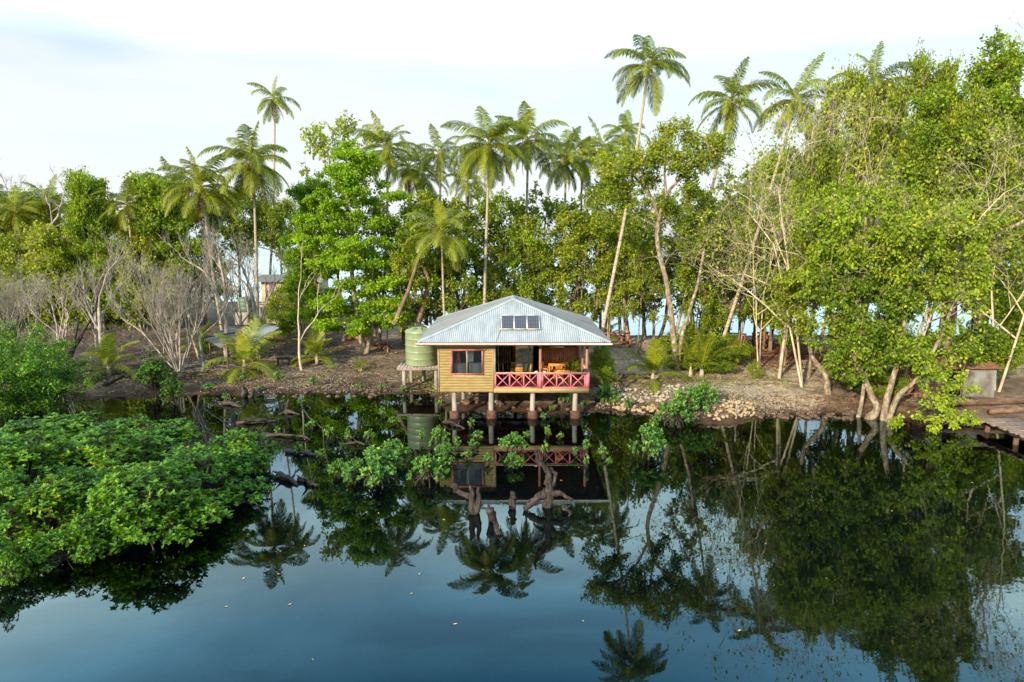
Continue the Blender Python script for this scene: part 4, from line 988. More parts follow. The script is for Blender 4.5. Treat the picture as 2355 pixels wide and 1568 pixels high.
tree_at(T_YBUSH, 340, 73, 550, 220, 'yellow green bush directly behind the big leafless shrub', 'shrub', rz=4.2)
tree_at(T_YBUSH, 10, 72, 560, 220, 'yellow green bush low at the left picture edge', 'shrub', rz=5.2)
tree_at(T_BUSH, 270, 74, 610, 240, 'dark green bushes at the back of the mud flat behind the bare saplings', 'shrub', rz=.4)
tree_at(T_BUSH, 100, 74, 630, 240, 'low dark bushes closing the mud flat at the left', 'shrub', rz=3.4)
tree_at(T_LAYD, 60, 86, 440, 260, 'dark canopy behind the far left palms')
tree_at(T_TALL, -30, 76, 430, 200, 'dark tree filling the upper left corner of the wood')
tree_at(T_TALL2, 160, 84, 450, 220, 'distant canopy under the leafless crown at the left')
DARK_LB = ['dark beach tree just right of the layered bright green tree', 'dark beach tree behind the short yellow palm', 'dark beach tree right of the short yellow palm', 'dark beach tree directly left of the large palm trunk', 'dark beach tree behind the large palm above the roof', 'dark leafy tree rising behind the roof peak', 'dark tree under the feathery palm crown', 'dark tree left of the tallest palm trunk', 'dark tree just behind the tallest palm trunk', 'dark tree seen behind the round-topped forked tree', 'dark tree behind the mossy shore tree', 'dark tree below the nut bearing palm', 'dark tree behind the long leaning palm trunk', 'dark tree behind the cream coloured twigs', 'dark tree behind the yellow green leaning tree', 'dark tree showing left of the largest right trunk', 'dark tree behind the largest right crown', 'dark tree at the right picture edge near the hut']
for k, (u, D, vt, wd, pr) in enumerate(((930, 66, 470, 170, T_TALL), (985, 68, 440, 170, T_TALL2), (1050, 66, 470, 170, T_TALL), (1100, 69, 430, 180, T_TALL), (1165, 66, 440, 170, T_TALL2), (1240, 68, 420, 190, T_TALL),
                        (1330, 67, 430, 180, T_TALL), (1400, 69, 400, 180, T_TALL2), (1480, 67, 420, 170, T_TALL), (1580, 68, 400, 190, T_TALL), (1660, 66, 380, 190, T_TALL), (1740, 68, 360, 200, T_TALL2), (1840, 67, 330, 220, T_TALL), (1950, 68, 300, 220, T_TALL), (2060, 68, 260, 230, T_TALL2), (2160, 69, 260, 220, T_TALL), (2260, 68, 230, 240, T_TALL), (2360, 68, 200, 260, T_TALL2))):
    tree_at(pr, u, D, vt, wd * 1.15, DARK_LB[k], 'tree', WOOD)
tree_at(T_AIRY, 1235, 62, 480, 170, 'airy light green tree with pale branches behind the roof peak')
tree_at(T_AIRY, 1330, 60, 470, 190, 'airy yellow green tree behind the right roof slope, persons beneath it', rz=1.0)
tree_at(T_AIRY, 1000, 63, 420, 170, 'olive leaved tree below the small dark palm')
tree_at(T_AIRY, 1430, 63, 470, 160, 'slender light tree behind the leaning trunk of the tallest palm', rz=3)
tree_at(T_AIRY, 1500, 65, 560, 150, 'slim tree with low leaves hanging before the sea', rz=4)
tree_at(T_TALL2, 1640, 62, 470, 190, 'green tree over the red timber benches')
tree_at(T_TALL, 1800, 61, 430, 200, 'dark tree standing by the right red bench')
tree_at(T_SPARSE, 1960, 60, 160, 220, 'tall thin-leaved tree crown around the buried palm at the right')
tree_at(T_TALL2, 1760, 60, 330, 190, 'green tree under the palm with long leaning trunk')

for u, D, vt, wd, pr, lb in ((945, 60, 560, 130, T_AIRY, 'short airy tree in front of the dark wood, right of the layered tree'), (1060, 61, 545, 150, T_TALL2, 'low leafy tree behind the short yellow palm trunk'), (1150, 62, 560, 150, T_AIRY, 'light leaved small tree directly behind the roof peak'),
                         (1215, 61, 530, 140, T_TALL2, 'leafy tree behind the right roof slope, next to the airy one'), (1290, 63.5, 550, 150, T_TALL2, 'low green tree behind the standing persons'), (1400, 60, 530, 120, T_AIRY, 'low light tree left of the tallest palm trunk foot'),
                         (1470, 58, 500, 130, T_AIRY, 'sunlit leafy tree between the tallest palm trunk and the forked tree'), (1600, 58, 560, 140, T_TALL2, 'green tree between the forked trunk and the mossy shore tree'), (1700, 57, 480, 150, T_AIRY, 'light leafy tree behind the brownish twig tangle'), (1800, 53, 420, 170, T_TALL2, 'green leafy tree among the pale twigs, right of the leaning palm')):
    tree_at(pr, u, D, vt, wd, lb)

tree_at(T_BUSH, 655, 70, 672, 110, 'green shrub screening the foot of the yellow cabin', 'shrub', rz=2)
tree_at(T_AIRY, 700, 70, 560, 130, 'airy tree at the right end of the yellow cabin', rz=2)
# ------------------------------------------------------------------ right-hand trees and other named trees
def custom_tree(name, label, trunks, blobs, bark, leaf, seed, cat='tree', twigs=30, per=11, LW=(.17, .10), droop=.3, up=.4, tmean=.5, group=None, flat=1.0, wob=.04, limb=.03, cap=False):
    """trunks: [[(u, v, D, radius), ...]]; blobs: [(u, v, D, half width px, half height px, half depth m, count, rmin, rmax, tint)]"""
    rng = np.random.default_rng(seed); mw, ml = MB(), MB(); att = []
    first = trunks[0][0]; b = at(first[0], first[1], first[2]); b.z = gh(b.x, b.y)
    t = thing(name, label, cat, tuple(b), group)
    for tr_ in trunks:
        P = [np.array(at(u, v, D)) for u, v, D, r in tr_]; rr = [r for *_, r in tr_]
        if P[0][2] < 3: P[0][2] = min(P[0][2], gh(P[0][0], P[0][1]) - .1)
        # smooth the path
        Q = []; QR = []
        for k in range(len(P) - 1):
            p0 = P[max(0, k - 1)]; p1 = P[k]; p2 = P[k + 1]; p3 = P[min(len(P) - 1, k + 2)]
            for f in (0, .33, .66):
                q = .5 * ((2 * p1) + (-p0 + p2) * f + (2 * p0 - 5 * p1 + 4 * p2 - p3) * f * f + (-p0 + 3 * p1 - 3 * p2 + p3) * f ** 3)
                Q.append(q + rng.normal(0, .02, 3)); QR.append(rr[k] * (1 - f) + rr[k + 1] * f)
        Q.append(P[-1]); QR.append(rr[-1])
        mw.tube(Q, QR, 8, cap=cap, wob=wob, rng=rng); att += [(q, r) for q, r in zip(Q, QR) if q[2] > 1.2]
    cl = []
    for u, v, D, ru, rv, rd, n_, r0, r1, tt in blobs:
        s = D / 1569.3
        for q in range(n_):
            a = unit(rng, 1)[0] * rng.uniform(.25, 1) ** .5
            p = at(u + a[0] * ru, v + a[1] * rv, D + a[2] * rd)
            if p.z < .35: p.z = .35 + rng.uniform(0, .4)
            cl.append((tuple(p), rng.uniform(r0, r1), tt + rng.normal(0, .07)))
    if cl:
        crown_fill(mw, ml, rng, cl, att, twigs, per, LW[0], LW[1], droop, up=up, tmean=tmean, flat=flat, limb=limb)
        ml.build('crown', leaf, t)
    mw.build('trunk', bark, t, smooth=True)
    return t
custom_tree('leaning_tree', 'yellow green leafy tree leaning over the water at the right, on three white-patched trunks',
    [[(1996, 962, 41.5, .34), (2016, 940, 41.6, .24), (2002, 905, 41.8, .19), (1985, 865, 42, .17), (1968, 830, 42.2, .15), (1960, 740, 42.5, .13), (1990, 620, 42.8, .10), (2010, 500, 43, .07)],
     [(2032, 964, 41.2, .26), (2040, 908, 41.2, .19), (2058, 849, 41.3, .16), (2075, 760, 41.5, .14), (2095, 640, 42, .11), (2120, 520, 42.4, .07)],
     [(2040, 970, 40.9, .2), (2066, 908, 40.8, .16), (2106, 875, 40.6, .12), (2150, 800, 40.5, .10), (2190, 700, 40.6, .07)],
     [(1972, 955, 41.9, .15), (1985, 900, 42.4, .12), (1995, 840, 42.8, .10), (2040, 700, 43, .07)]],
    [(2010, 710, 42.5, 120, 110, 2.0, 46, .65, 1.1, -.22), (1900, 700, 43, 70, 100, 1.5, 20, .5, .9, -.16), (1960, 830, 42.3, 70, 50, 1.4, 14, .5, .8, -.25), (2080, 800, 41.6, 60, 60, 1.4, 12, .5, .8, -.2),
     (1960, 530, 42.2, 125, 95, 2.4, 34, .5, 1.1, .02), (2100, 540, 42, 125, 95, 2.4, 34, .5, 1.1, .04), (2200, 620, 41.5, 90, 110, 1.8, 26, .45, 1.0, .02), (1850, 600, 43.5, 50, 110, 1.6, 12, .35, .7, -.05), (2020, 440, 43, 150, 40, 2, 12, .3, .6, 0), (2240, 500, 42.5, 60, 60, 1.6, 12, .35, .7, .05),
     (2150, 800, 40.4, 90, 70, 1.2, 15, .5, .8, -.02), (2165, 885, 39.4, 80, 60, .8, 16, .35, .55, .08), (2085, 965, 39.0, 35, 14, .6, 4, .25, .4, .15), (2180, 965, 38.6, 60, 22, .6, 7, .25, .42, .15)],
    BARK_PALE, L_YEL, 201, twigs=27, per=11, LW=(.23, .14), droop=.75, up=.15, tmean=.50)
custom_tree('slim_bank_tree', 'slim tree with crooked white trunk on the sand bank, left of the leaning water tree',
    [[(1902, 905, 45.5, .26), (1897, 862, 45.6, .19), (1868, 823, 45.8, .16), (1862, 770, 46, .14), (1872, 700, 46.2, .12), (1850, 600, 46.5, .09)],
     [(1868, 823, 45.8, .12), (1890, 770, 45.9, .10), (1905, 690, 46, .08)]],
    [(1840, 700, 46.2, 60, 90, 1.8, 20, .5, .9, -.05), (1880, 600, 46.2, 70, 70, 1.8, 16, .6, 1.0, 0), (1935, 790, 45.0, 45, 50, 1, 7, .4, .7, -.1)],
    BARK_PALE, L_OLIVE, 202, twigs=34, per=11, LW=(.18, .115), droop=.5, tmean=.5)
custom_tree('big_shore_tree', 'largest tree at the right, thick mottled trunk and crown reaching the top right corner',
    [[(2168, 880, 47.5, .62), (2175, 786, 47.5, .46), (2185, 700, 47.5, .40), (2160, 560, 47.4, .32), (2190, 420, 47.2, .24), (2230, 300, 47, .16), (2260, 200, 47, .10)],
     [(2250, 850, 50, .55), (2249, 723, 50, .42), (2262, 600, 50, .34), (2300, 450, 50, .26), (2330, 320, 50, .18), (2340, 180, 50, .1)],
     [(2185, 640, 47.5, .22), (2260, 560, 46.5, .17), (2370, 500, 45.5, .11)], [(2180, 560, 47.2, .2), (2290, 450, 46.5, .14), (2350, 370, 46, .09)]],
    [(2200, 300, 47.5, 110, 110, 2.6, 34, .7, 1.2, 0), (2310, 250, 48.5, 80, 130, 2.6, 30, .7, 1.2, -.05), (2240, 470, 47, 110, 80, 2.4, 26, .7, 1.1, .02), (2330, 560, 47, 70, 90, 2.4, 18, .7, 1.1, .05),
     (2200, 640, 48, 80, 70, 2, 14, .7, 1.1, -.15), (2330, 720, 49, 60, 60, 2, 12, .7, 1.1, -.15), (2290, 120, 47.5, 45, 50, 1.5, 9, .45, .8, .05), (2270, 790, 45, 60, 45, 1.4, 14, .6, .9, -.25), (2100, 430, 48, 70, 90, 2, 16, .6, 1.0, 0)],
    BARK_PALE, L_MID, 203, twigs=28, per=11, LW=(.24, .155), droop=.2, tmean=.52, limb=.05)
custom_tree('forked_tree', 'round-topped olive green tree on a crooked pale forked trunk, right of the tallest palm',
    [[(1557, 858, 51, .26), (1550, 790, 51, .22), (1540, 700, 51, .20), (1530, 640, 51, .19), (1512, 560, 51, .17), (1515, 500, 51, .15), (1532, 450, 51, .13), (1555, 420, 51, .10), (1600, 380, 51, .07)],
     [(1557, 850, 51, .18), (1568, 770, 51.4, .15), (1590, 700, 51.8, .13), (1607, 640, 52, .11), (1620, 560, 52, .08)],
     [(1515, 500, 51, .12), (1490, 440, 50.8, .10), (1440, 390, 50.6, .07)], [(1532, 450, 51, .10), (1528, 400, 51, .08), (1530, 340, 51, .05)]],
    [(1440, 385, 50.6, 75, 60, 2.2, 24, .6, 1.0, 0), (1560, 345, 51, 85, 55, 2.4, 26, .6, 1.0, 0), (1650, 350, 51.5, 50, 50, 2, 12, .5, .9, -.05), (1520, 440, 51, 110, 50, 2.2, 20, .5, .9, -.1), (1410, 480, 51, 50, 55, 1.6, 12, .5, .8, -.1), (1600, 520, 52, 60, 70, 1.8, 15, .5, .9, -.12)],
    BARK_PALE, L_OLIVE, 204, twigs=34, per=12, LW=(.17, .13), droop=.15, tmean=.5, limb=.04)
custom_tree('hanging_leaf_tree', 'thin curved tree whose low branches hang before the pale sea, right of the house',
    [[(1515, 772, 66, .20), (1530, 730, 66, .16), (1535, 660, 66, .14), (1520, 590, 66, .1)]],
    [(1480, 655, 65, 45, 45, 1.5, 9, .35, .6, -.1), (1440, 590, 65, 50, 60, 1.5, 12, .4, .8, -.1), (1530, 590, 66, 60, 60, 1.5, 14, .5, .9, -.15)],
    BARK_DARK, L_DARK, 205, LW=(.22, .14), twigs=24, tmean=.55)
custom_tree('mossy_shore_tree', 'dark shore tree with wide forked trunk and ferns beside the leaning palm trunk',
    [[(1665, 800, 60, .5), (1668, 750, 60, .42), (1690, 690, 60, .32), (1730, 640, 60, .24), (1760, 560, 60, .16)], [(1668, 755, 60, .3), (1640, 700, 60, .24), (1610, 650, 60, .2), (1600, 580, 60, .12)], [(1668, 750, 60, .26), (1672, 690, 60, .22), (1670, 600, 60, .15)]],
    [(1640, 590, 60, 80, 60, 2, 20, .6, 1.1, -.2), (1730, 600, 60, 60, 60, 2, 16, .6, 1.0, -.2), (1680, 640, 59.5, 50, 30, 1.5, 8, .5, .8, -.2), (1655, 765, 59, 26, 22, .8, 6, .4, .6, .0)],
    BARK_DARK, L_MID, 206, LW=(.24, .15), twigs=28, tmean=.45)
TIERS = [(795, 345, 30, 5), (805, 375, 70, 8), (800, 415, 100, 11), (830, 455, 120, 12), (790, 505, 130, 15), (770, 560, 125, 14), (800, 600, 150, 20), (860, 655, 100, 14), (830, 700, 120, 18), (800, 750, 100, 14), (905, 735, 45, 5)]
custom_tree('layered_tree', 'bright green layered tree with wide flat tiers of leaves, left of the water tank',
    [[(839, 806, 61, .36), (826, 760, 61, .26), (818, 700, 61, .22), (806, 600, 61, .18), (800, 500, 61, .14), (796, 400, 61, .09), (795, 340, 61, .04)], [(841, 800, 61, .22), (856, 750, 60.6, .17), (862, 690, 60.4, .1)]],
    [(u, v, 60.6, w_, 22, 3.0, int(n_ * 1.5), .5, 1.1, .06 if v > 540 else -.04) for u, v, w_, n_ in TIERS], BARK_PALE, L_LIME, 210, LW=(.24, .15), twigs=34, per=12, droop=.15, up=.7, flat=.62, tmean=.5, limb=.035)
def stem(u0, v0, u1, v1, D, r, label, name='tree_trunk', bark=None, group=None):
    pass
# slim trunks standing along the beach, each with a small crown
for k, (pts, lb) in enumerate((
    ([(1310, 735, 62, .26), (1315, 690, 62, .2), (1340, 620, 62, .16), (1352, 540, 62, .1)], 'multi-stemmed yellow barked tree right behind the roof, near the standing persons'),
    ([(1364, 738, 62.5, .3), (1372, 690, 62.5, .24), (1378, 600, 62.5, .17), (1350, 520, 62.5, .1)], 'thick brown trunked tree right of the standing persons'),
    ([(1428, 770, 64, .17), (1424, 700, 64, .15), (1425, 620, 64, .12), (1420, 540, 64, .08)], 'thin dark trunked tree, left of the yellow mottled trunk on the beach'),
    ([(1447, 782, 62, .22), (1436, 700, 62, .17), (1431, 630, 62, .15), (1440, 540, 62, .1)], 'yellow mottled slim trunked tree standing by the red bench behind the house'),
    ([(1597, 768, 65, .26), (1590, 720, 65, .2), (1580, 640, 65, .15), (1580, 560, 65, .1)], 'leaning mottled tree at the beach edge left of the mossy dark tree'),
    ([(1622, 770, 64, .28), (1630, 710, 64, .2), (1640, 640, 64, .14)], 'short forked brown tree left of the mossy dark tree'),
    ([(1548, 770, 67, .2), (1540, 700, 67, .16), (1542, 640, 67, .1)], 'slender tree behind the crooked pale forked trunk'),
    ([(1770, 786, 63, .22), (1778, 720, 63, .18), (1785, 640, 63, .14)], 'straight slim tree between the two red benches'),
    ([(960, 742, 60, .32), (975, 690, 60, .25), (985, 640, 60, .18), (950, 580, 60, .1)], 'dark twisted tree at the water edge left behind the water tank'),
    ([(1700, 775, 66, .16), (1702, 700, 66, .12), (1705, 620, 66, .1)], 'thin trunked tree just behind the mossy dark tree'),
    ([(905, 745, 58, .24), (930, 690, 58, .17), (955, 620, 58, .14), (975, 540, 58, .1)], 'leaning brown trunked tree beside the grey shelter roof'))):
    u, v, D, _ = pts[-1]
    custom_tree('beach_tree', lb, [pts], [(u, v - 10, D, 55, 45, 1.8, 9, .5, .95, -.15)], BARK_PALE if k in (0, 3, 4) else BARK_DARK, L_DARK if k % 2 else L_MID, 220 + k, LW=(.22, .14), twigs=24, tmean=.5, group='slim trees along the beach')

# ------------------------------------------------------------------ bare shrubs and saplings
B_MULTI = proto_bare('bare_shrub', 301, 10, 14, .5, 5, 3, BARK_GREY, .075, up=.30, spread=.5, fr=.34, bend=.13, shrink=.66)
B_SAP = proto_bare('bare_sapling', 302, 10, 1, .06, 5, 3, BARK_GREY, .13, up=.40, spread=.55, trunk=.42, fr=.42, bend=.12, shrink=.66)
B_SAP2 = proto_bare('bare_sapling', 303, 10, 2, .18, 4, 3, BARK_GREY, .10, up=.35, spread=.6, trunk=.38, fr=.45, bend=.14, shrink=.66)
B_SCRUB = proto_bare('dead_scrub', 304, 4, 9, .9, 3, 3, BARK_GREY, .035, up=.15, spread=.8, fr=.42, bend=.22, shrink=.7)
B_TANGLE = proto_bare('tangled_tree', 305, 12, 2, .3, 5, 3, BARK_TAN, .07, L_OLIVE, 1300, up=.12, spread=.8, trunk=.45, fr=.62, bend=.26, shrink=.70, LW=(.17, .12))
B_TANGLE2 = proto_bare('tangled_tree', 306, 12, 2, .45, 5, 3, BARK_TAN, .065, L_YEL, 1200, up=.1, spread=.85, trunk=.55, fr=.65, bend=.28, shrink=.70, LW=(.17, .12))
B_CROWN = proto_bare('leafless_tree', 307, 12, 1, .08, 5, 3, BARK_GREY, .2, L_OLIVE, 260, up=.08, spread=.8, trunk=.55, fr=.5, bend=.2, shrink=.70)
B_PALE = proto_bare('pale_sapling', 308, 8, 1, .04, 3, 2, BARK_TAN, .09, L_YEL, 70, up=.5, spread=.55, trunk=.36, fr=.6, bend=.16, shrink=.66)
def bare_at(proto, u, v, vtop, sx, label, cat='shrub', group=None, rz=0, D=None):
    b = gx(u, D) if D else gp(u, v); top = at(u, vtop, b.y); s_ = (top.z - b.z) / proto['H']
    return place(proto, tuple(b), rz, (s_ * sx, s_ * sx, s_), label, cat, group)
bare_at(B_MULTI, 413, 853, 500, .95, 'large many-stemmed grey leafless shrub on the left bank', rz=.3)
bare_at(B_MULTI, 20, 770, 560, 1.1, 'many-stemmed grey leafless shrub at the left picture edge', rz=2, D=58)
bare_at(B_SAP, 244, 790, 500, 1.0, 'tall straight grey bare sapling left of the big leafless shrub', D=56)
bare_at(B_SAP, 225, 800, 560, .9, 'shorter grey bare sapling crossing the tall one, lower left', rz=1.5, D=57)
bare_at(B_SAP2, 138, 800, 590, 1.1, 'thin bare sapling standing by the dark pool at the left', rz=.7, D=57)
bare_at(B_SAP2, 90, 770, 610, 1.2, 'grey bare sapling near the far left scrub', rz=2.7, D=58)
bare_at(B_SAP, 520, 800, 430, 1.0, 'tall bare grey sapling in front of the palm with hanging yellow fronds', rz=2.1, D=58)
bare_at(B_SAP, 594, 750, 480, 1.1, 'tall bare grey tree directly behind the metal lean-to', rz=4, D=59)
bare_at(B_SAP2, 560, 760, 560, 1.3, 'bare spreading grey tree left of the cabin tank', rz=5, D=62)
bare_at(B_SAP2, 470, 800, 600, 1.4, 'low spreading bare branches right of the big leafless shrub', rz=3.3, D=56)
bare_at(B_PALE, 693, 852, 588, 1.0, 'pale slender nearly leafless tree with a few yellow leaves, left of the layered tree', 'tree', rz=.4)
SCR = 'grey dead scrub over the mud'
for k, (u, D) in enumerate(((30, 59), (90, 62), (150, 56), (200, 64), (260, 60), (310, 66), (180, 53.5), (120, 67), (230, 69), (350, 62), (50, 68), (150, 51), (10, 64), (290, 70), (170, 70), (390, 68), (80, 57), (230, 56))):
    s_ = .5 + .3 * ((k * 37) % 10) / 10
    place(B_SCRUB, tuple(gx(u, D)), k * 1.3, (s_ * 1.5, s_ * 1.5, s_ * .8), 'one of the low tangles of grey dead branches on the left mud flat', 'scrub', SCR)
bare_at(B_CROWN, 130, 0, 385, 1.0, 'leafless tree crown against the sky at the upper left', 'tree', D=76)
bare_at(B_CROWN, 60, 0, 365, .7, 'taller thin leafless branch against the sky at the far left', 'tree', rz=2, D=80)
bare_at(B_TANGLE, 1790, 0, 290, .95, 'tangle of thin pale branches right of the long leaning palm trunk', 'tree', D=49.5)
bare_at(B_TANGLE2, 1850, 0, 330, .8, 'bare tangled pale tree left of the buried palm crown', 'tree', rz=2, D=47)
bare_at(B_TANGLE, 1950, 0, 235, .75, 'tallest tangle of cream coloured twigs in front of the buried palm', 'tree', rz=4, D=47.5)
bare_at(B_TANGLE2, 2060, 0, 300, .9, 'pale bent branches left of the largest right tree', 'tree', rz=5.2, D=45)
bare_at(B_TANGLE, 1745, 0, 440, .7, 'brownish twig tangle hanging left of the leaning palm trunk', 'tree', rz=3, D=51.5)
tree_at(T_ROUND, 2155, 47, 240, 200, 'airy leafy crown in front of the largest right trunk', rz=3)
bare_at(B_TANGLE, 2290, 0, 330, .8, 'pale bare branches reaching across the right picture edge', 'tree', rz=0.6, D=45)
bare_at(B_CROWN, 2325, 0, 20, .5, 'bare forked branches at the very top right corner', 'tree', rz=1, D=52)
tree_at(T_ROUND, 2070, 55, 150, 190, 'round leafy crown between the buried palm and the largest right tree')
tree_at(T_ROUND, 1860, 49, 330, 170, 'olive leafy crown just left of the yellow green leaning tree', rz=1)
tree_at(T_ROUND, 1905, 56, 190, 170, 'leafy crown behind the cream coloured twigs', rz=2)
tree_at(T_AIRY, 2130, 54, 290, 180, 'airy leafy tree filling in left of the largest right trunk')
tree_at(T_TALL, 2330, 56, 330, 220, 'dark tree behind the right picture edge trunks')
tree_at(T_BUSH, 2250, 46.5, 760, 150, 'dense bright green shrub over the corrugated sheet hut', 'shrub')
tree_at(T_BUSH, 2090, 48, 780, 200, 'dark green shrub behind the leaning trunks', 'shrub')
tree_at(T_BUSH, 2030, 44.5, 860, 120, 'green shrub low between the crooked trunks at the water', 'shrub', rz=1)
tree_at(T_BUSH, 1960, 47, 840, 130, 'green undergrowth at the foot of the slim bank tree', 'shrub')
for u, D, vt, wd, lb in ((1610, 54, 765, 190, 'broad green shrub between the forked trunk and the leaning palm'), (1548, 52, 795, 110, 'leafy green shrub around the forked trunk foot'), (1665, 53, 775, 120, 'leafy shrub at the foot of the leaning palm trunk'),
                         (1385, 49, 790, 60, 'dark green shrub beside the right wall of the house'), (1390, 47.5, 820, 70, 'low shrub next to the veranda corner'), (1735, 49, 830, 34, 'small round leafy sapling alone on the sand'), (1630, 50.5, 822, 120, 'low mixed shrub in front of the leaning palm foot')):
    tree_at(T_BUSH, u, D, vt, wd, lb, 'shrub')

# ------------------------------------------------------------------ mangroves
def proto_mang(name, seed, H, Wd, n, cr, twigs, leaf, LW=(.19, .075), rosette=7, roots=10, tmean=.45, stemH=.25, up=.8):
    """rosettes of upright leaves over stilt roots"""
    rng = np.random.default_rng(seed); rt = thing(name, None, None); mw, ml = MB(), MB()
    for k in range(roots):
        a = rng.uniform(0, 2 * PI); q = rng.uniform(.15, .42) * Wd; c = np.array([math.cos(a), math.sin(a), 0])
        mw.tube([c * q * 1.0 + [0, 0, -.6], c * q * .85 + [0, 0, H * stemH * .6], c * q * .45 + [0, 0, H * stemH * 1.1], c * .1 + [0, 0, H * (stemH + .25)]], [.022, .028, .03, .035], 5, cap=False)
    for q in range(n):
        f = rng.uniform(0, 1); pr = math.sqrt(max(.08, 1 - f ** 2)); rr = Wd / 2 * pr * math.sqrt(rng.uniform(.05, 1)) * .85; a = rng.uniform(0, 2 * PI)
        c = np.array([math.cos(a) * rr, math.sin(a) * rr, H * max(.12, stemH + (1 - stemH) * (f * .85 + rng.normal(0, .12)))]); r_ = rng.uniform(*cr) * (1.25 if q % 5 == 0 else .85)
        mw.tube([(0, 0, H * stemH), c * [.5, .5, .75], c], [.035, .025, .015], 4, cap=False)
        nt = int(twigs * r_ ** 2) + 2; d = unit(rng, nt); d[:, 2] = np.abs(d[:, 2]) * .9 + .05 if q % 3 else d[:, 2]
        e = c + d * r_ * rng.uniform(.6, 1.05, (nt, 1)); mw.sticks(np.tile(c, (nt, 1)), e, .012, .006)
        N = nt * rosette; idx = np.repeat(np.arange(nt), rosette); ang = rng.uniform(0, 6.28, N)
        ax = d[idx] * .5 + [0, 0, .6]; ax /= np.linalg.norm(ax, axis=1)[:, None]
        u_ = np.cross(ax, [.3, .9, .1]); u_ /= np.linalg.norm(u_, axis=1)[:, None]; v_ = np.cross(ax, u_)
        rad = np.cos(ang)[:, None] * u_ + np.sin(ang)[:, None] * v_
        ld = rad + ax * rng.uniform(.1, 1.3, (N, 1)); tn = np.clip(rng.normal(tmean, .17, N) + rng.normal(0, .17) + rng.normal(0, .12, nt)[idx], 0, .92)
        tn[rng.random(N) < .008] = 1.0
        p = e[idx] + ax * rng.uniform(-.10, .02, (N, 1))
        L_, W_ = LW[0] * rng.uniform(.7, 1.15, N), LW[1] * rng.uniform(.85, 1.15, N)
        # six-point leaves, folded on the midrib
        dd = ld / np.linalg.norm(ld, axis=1)[:, None]; sd_ = np.cross(dd, ax + dd * .01); sd_ /= np.linalg.norm(sd_, axis=1)[:, None] + 1e-9; nn_ = np.cross(sd_, dd)
        La, Wa = L_[:, None], W_[:, None]
        V = np.stack([p, p + dd * La * .35 + sd_ * Wa * .5 + nn_ * Wa * .2, p + dd * La * .72 + sd_ * Wa * .42 + nn_ * Wa * .15 - [0, 0, .01], p + dd * La - nn_ * La * .10, p + dd * La * .72 - sd_ * Wa * .42 + nn_ * Wa * .15 - [0, 0, .01], p + dd * La * .35 - sd_ * Wa * .5 + nn_ * Wa * .2], 1).reshape(-1, 3)
        o = np.arange(N)[:, None, None] * 6
        ml.add(V, (o + np.array([[0, 1, 2, 3], [0, 3, 4, 5]])).reshape(-1, 4), tint=np.repeat(tn, 2))
    mw.build('stems', DEADWOOD, rt); ml.build('crown', leaf, rt); rt['H'] = H; rt['W'] = Wd
    return rt
M_BIG = proto_mang('mangrove_bush', 401, 2.7, 5.6, 52, (.4, .85), 64, L_MANG, LW=(.195, .078), roots=16, stemH=.10)
M_BIG2 = proto_mang('mangrove_bush', 402, 2.4, 4.6, 34, (.35, .8), 66, L_MANG, LW=(.195, .078), roots=14, stemH=.12)
M_MID = proto_mang('mangrove_shrub', 403, 1.3, 2.4, 22, (.26, .45), 75, L_SEED, LW=(.16, .07), roots=12, stemH=.3)
M_SMALL = proto_mang('mangrove_shrub', 404, .9, 1.3, 9, (.18, .30), 90, L_SEED, LW=(.16, .07), roots=6, stemH=.4)
M_CONE = proto_mang('mangrove_shrub', 405, 3.4, 2.6, 34, (.35, .6), 70, L_MANG, LW=(.15, .07), roots=8, stemH=.15, tmean=.35)
M_TREE = proto_tree('mangrove_tree', 0, 406, 4.6, 4.6, L_MANG, DEADWOOD, n=34, lo=.15, shape='oval', cr=(.45, .8), twigs=40, per=13, LW=(.17, .085), tr=.05, stems=4, tmean=.36)
def mang(proto, u, v, D, w_px, h_m, label, rz=0, group='mangroves in the lagoon', cat='mangrove'):
    p = at(u, v, D) if D else gp(u, v, 15)
    depth = p.y * CP + 1.5; s_ = (w_px / 1569.3 * depth) / proto['W']
    return place(proto, (p.x, p.y, -.05 if gh(p.x, p.y) < 0 else gh(p.x, p.y)), rz, (s_, s_, h_m / proto['H']), label, cat, group)
def wp(u, v):   # water point
    d = PITCH + math.degrees(math.atan((v - 784) / 1569.3)); return CAM_H / math.tan(R(d))
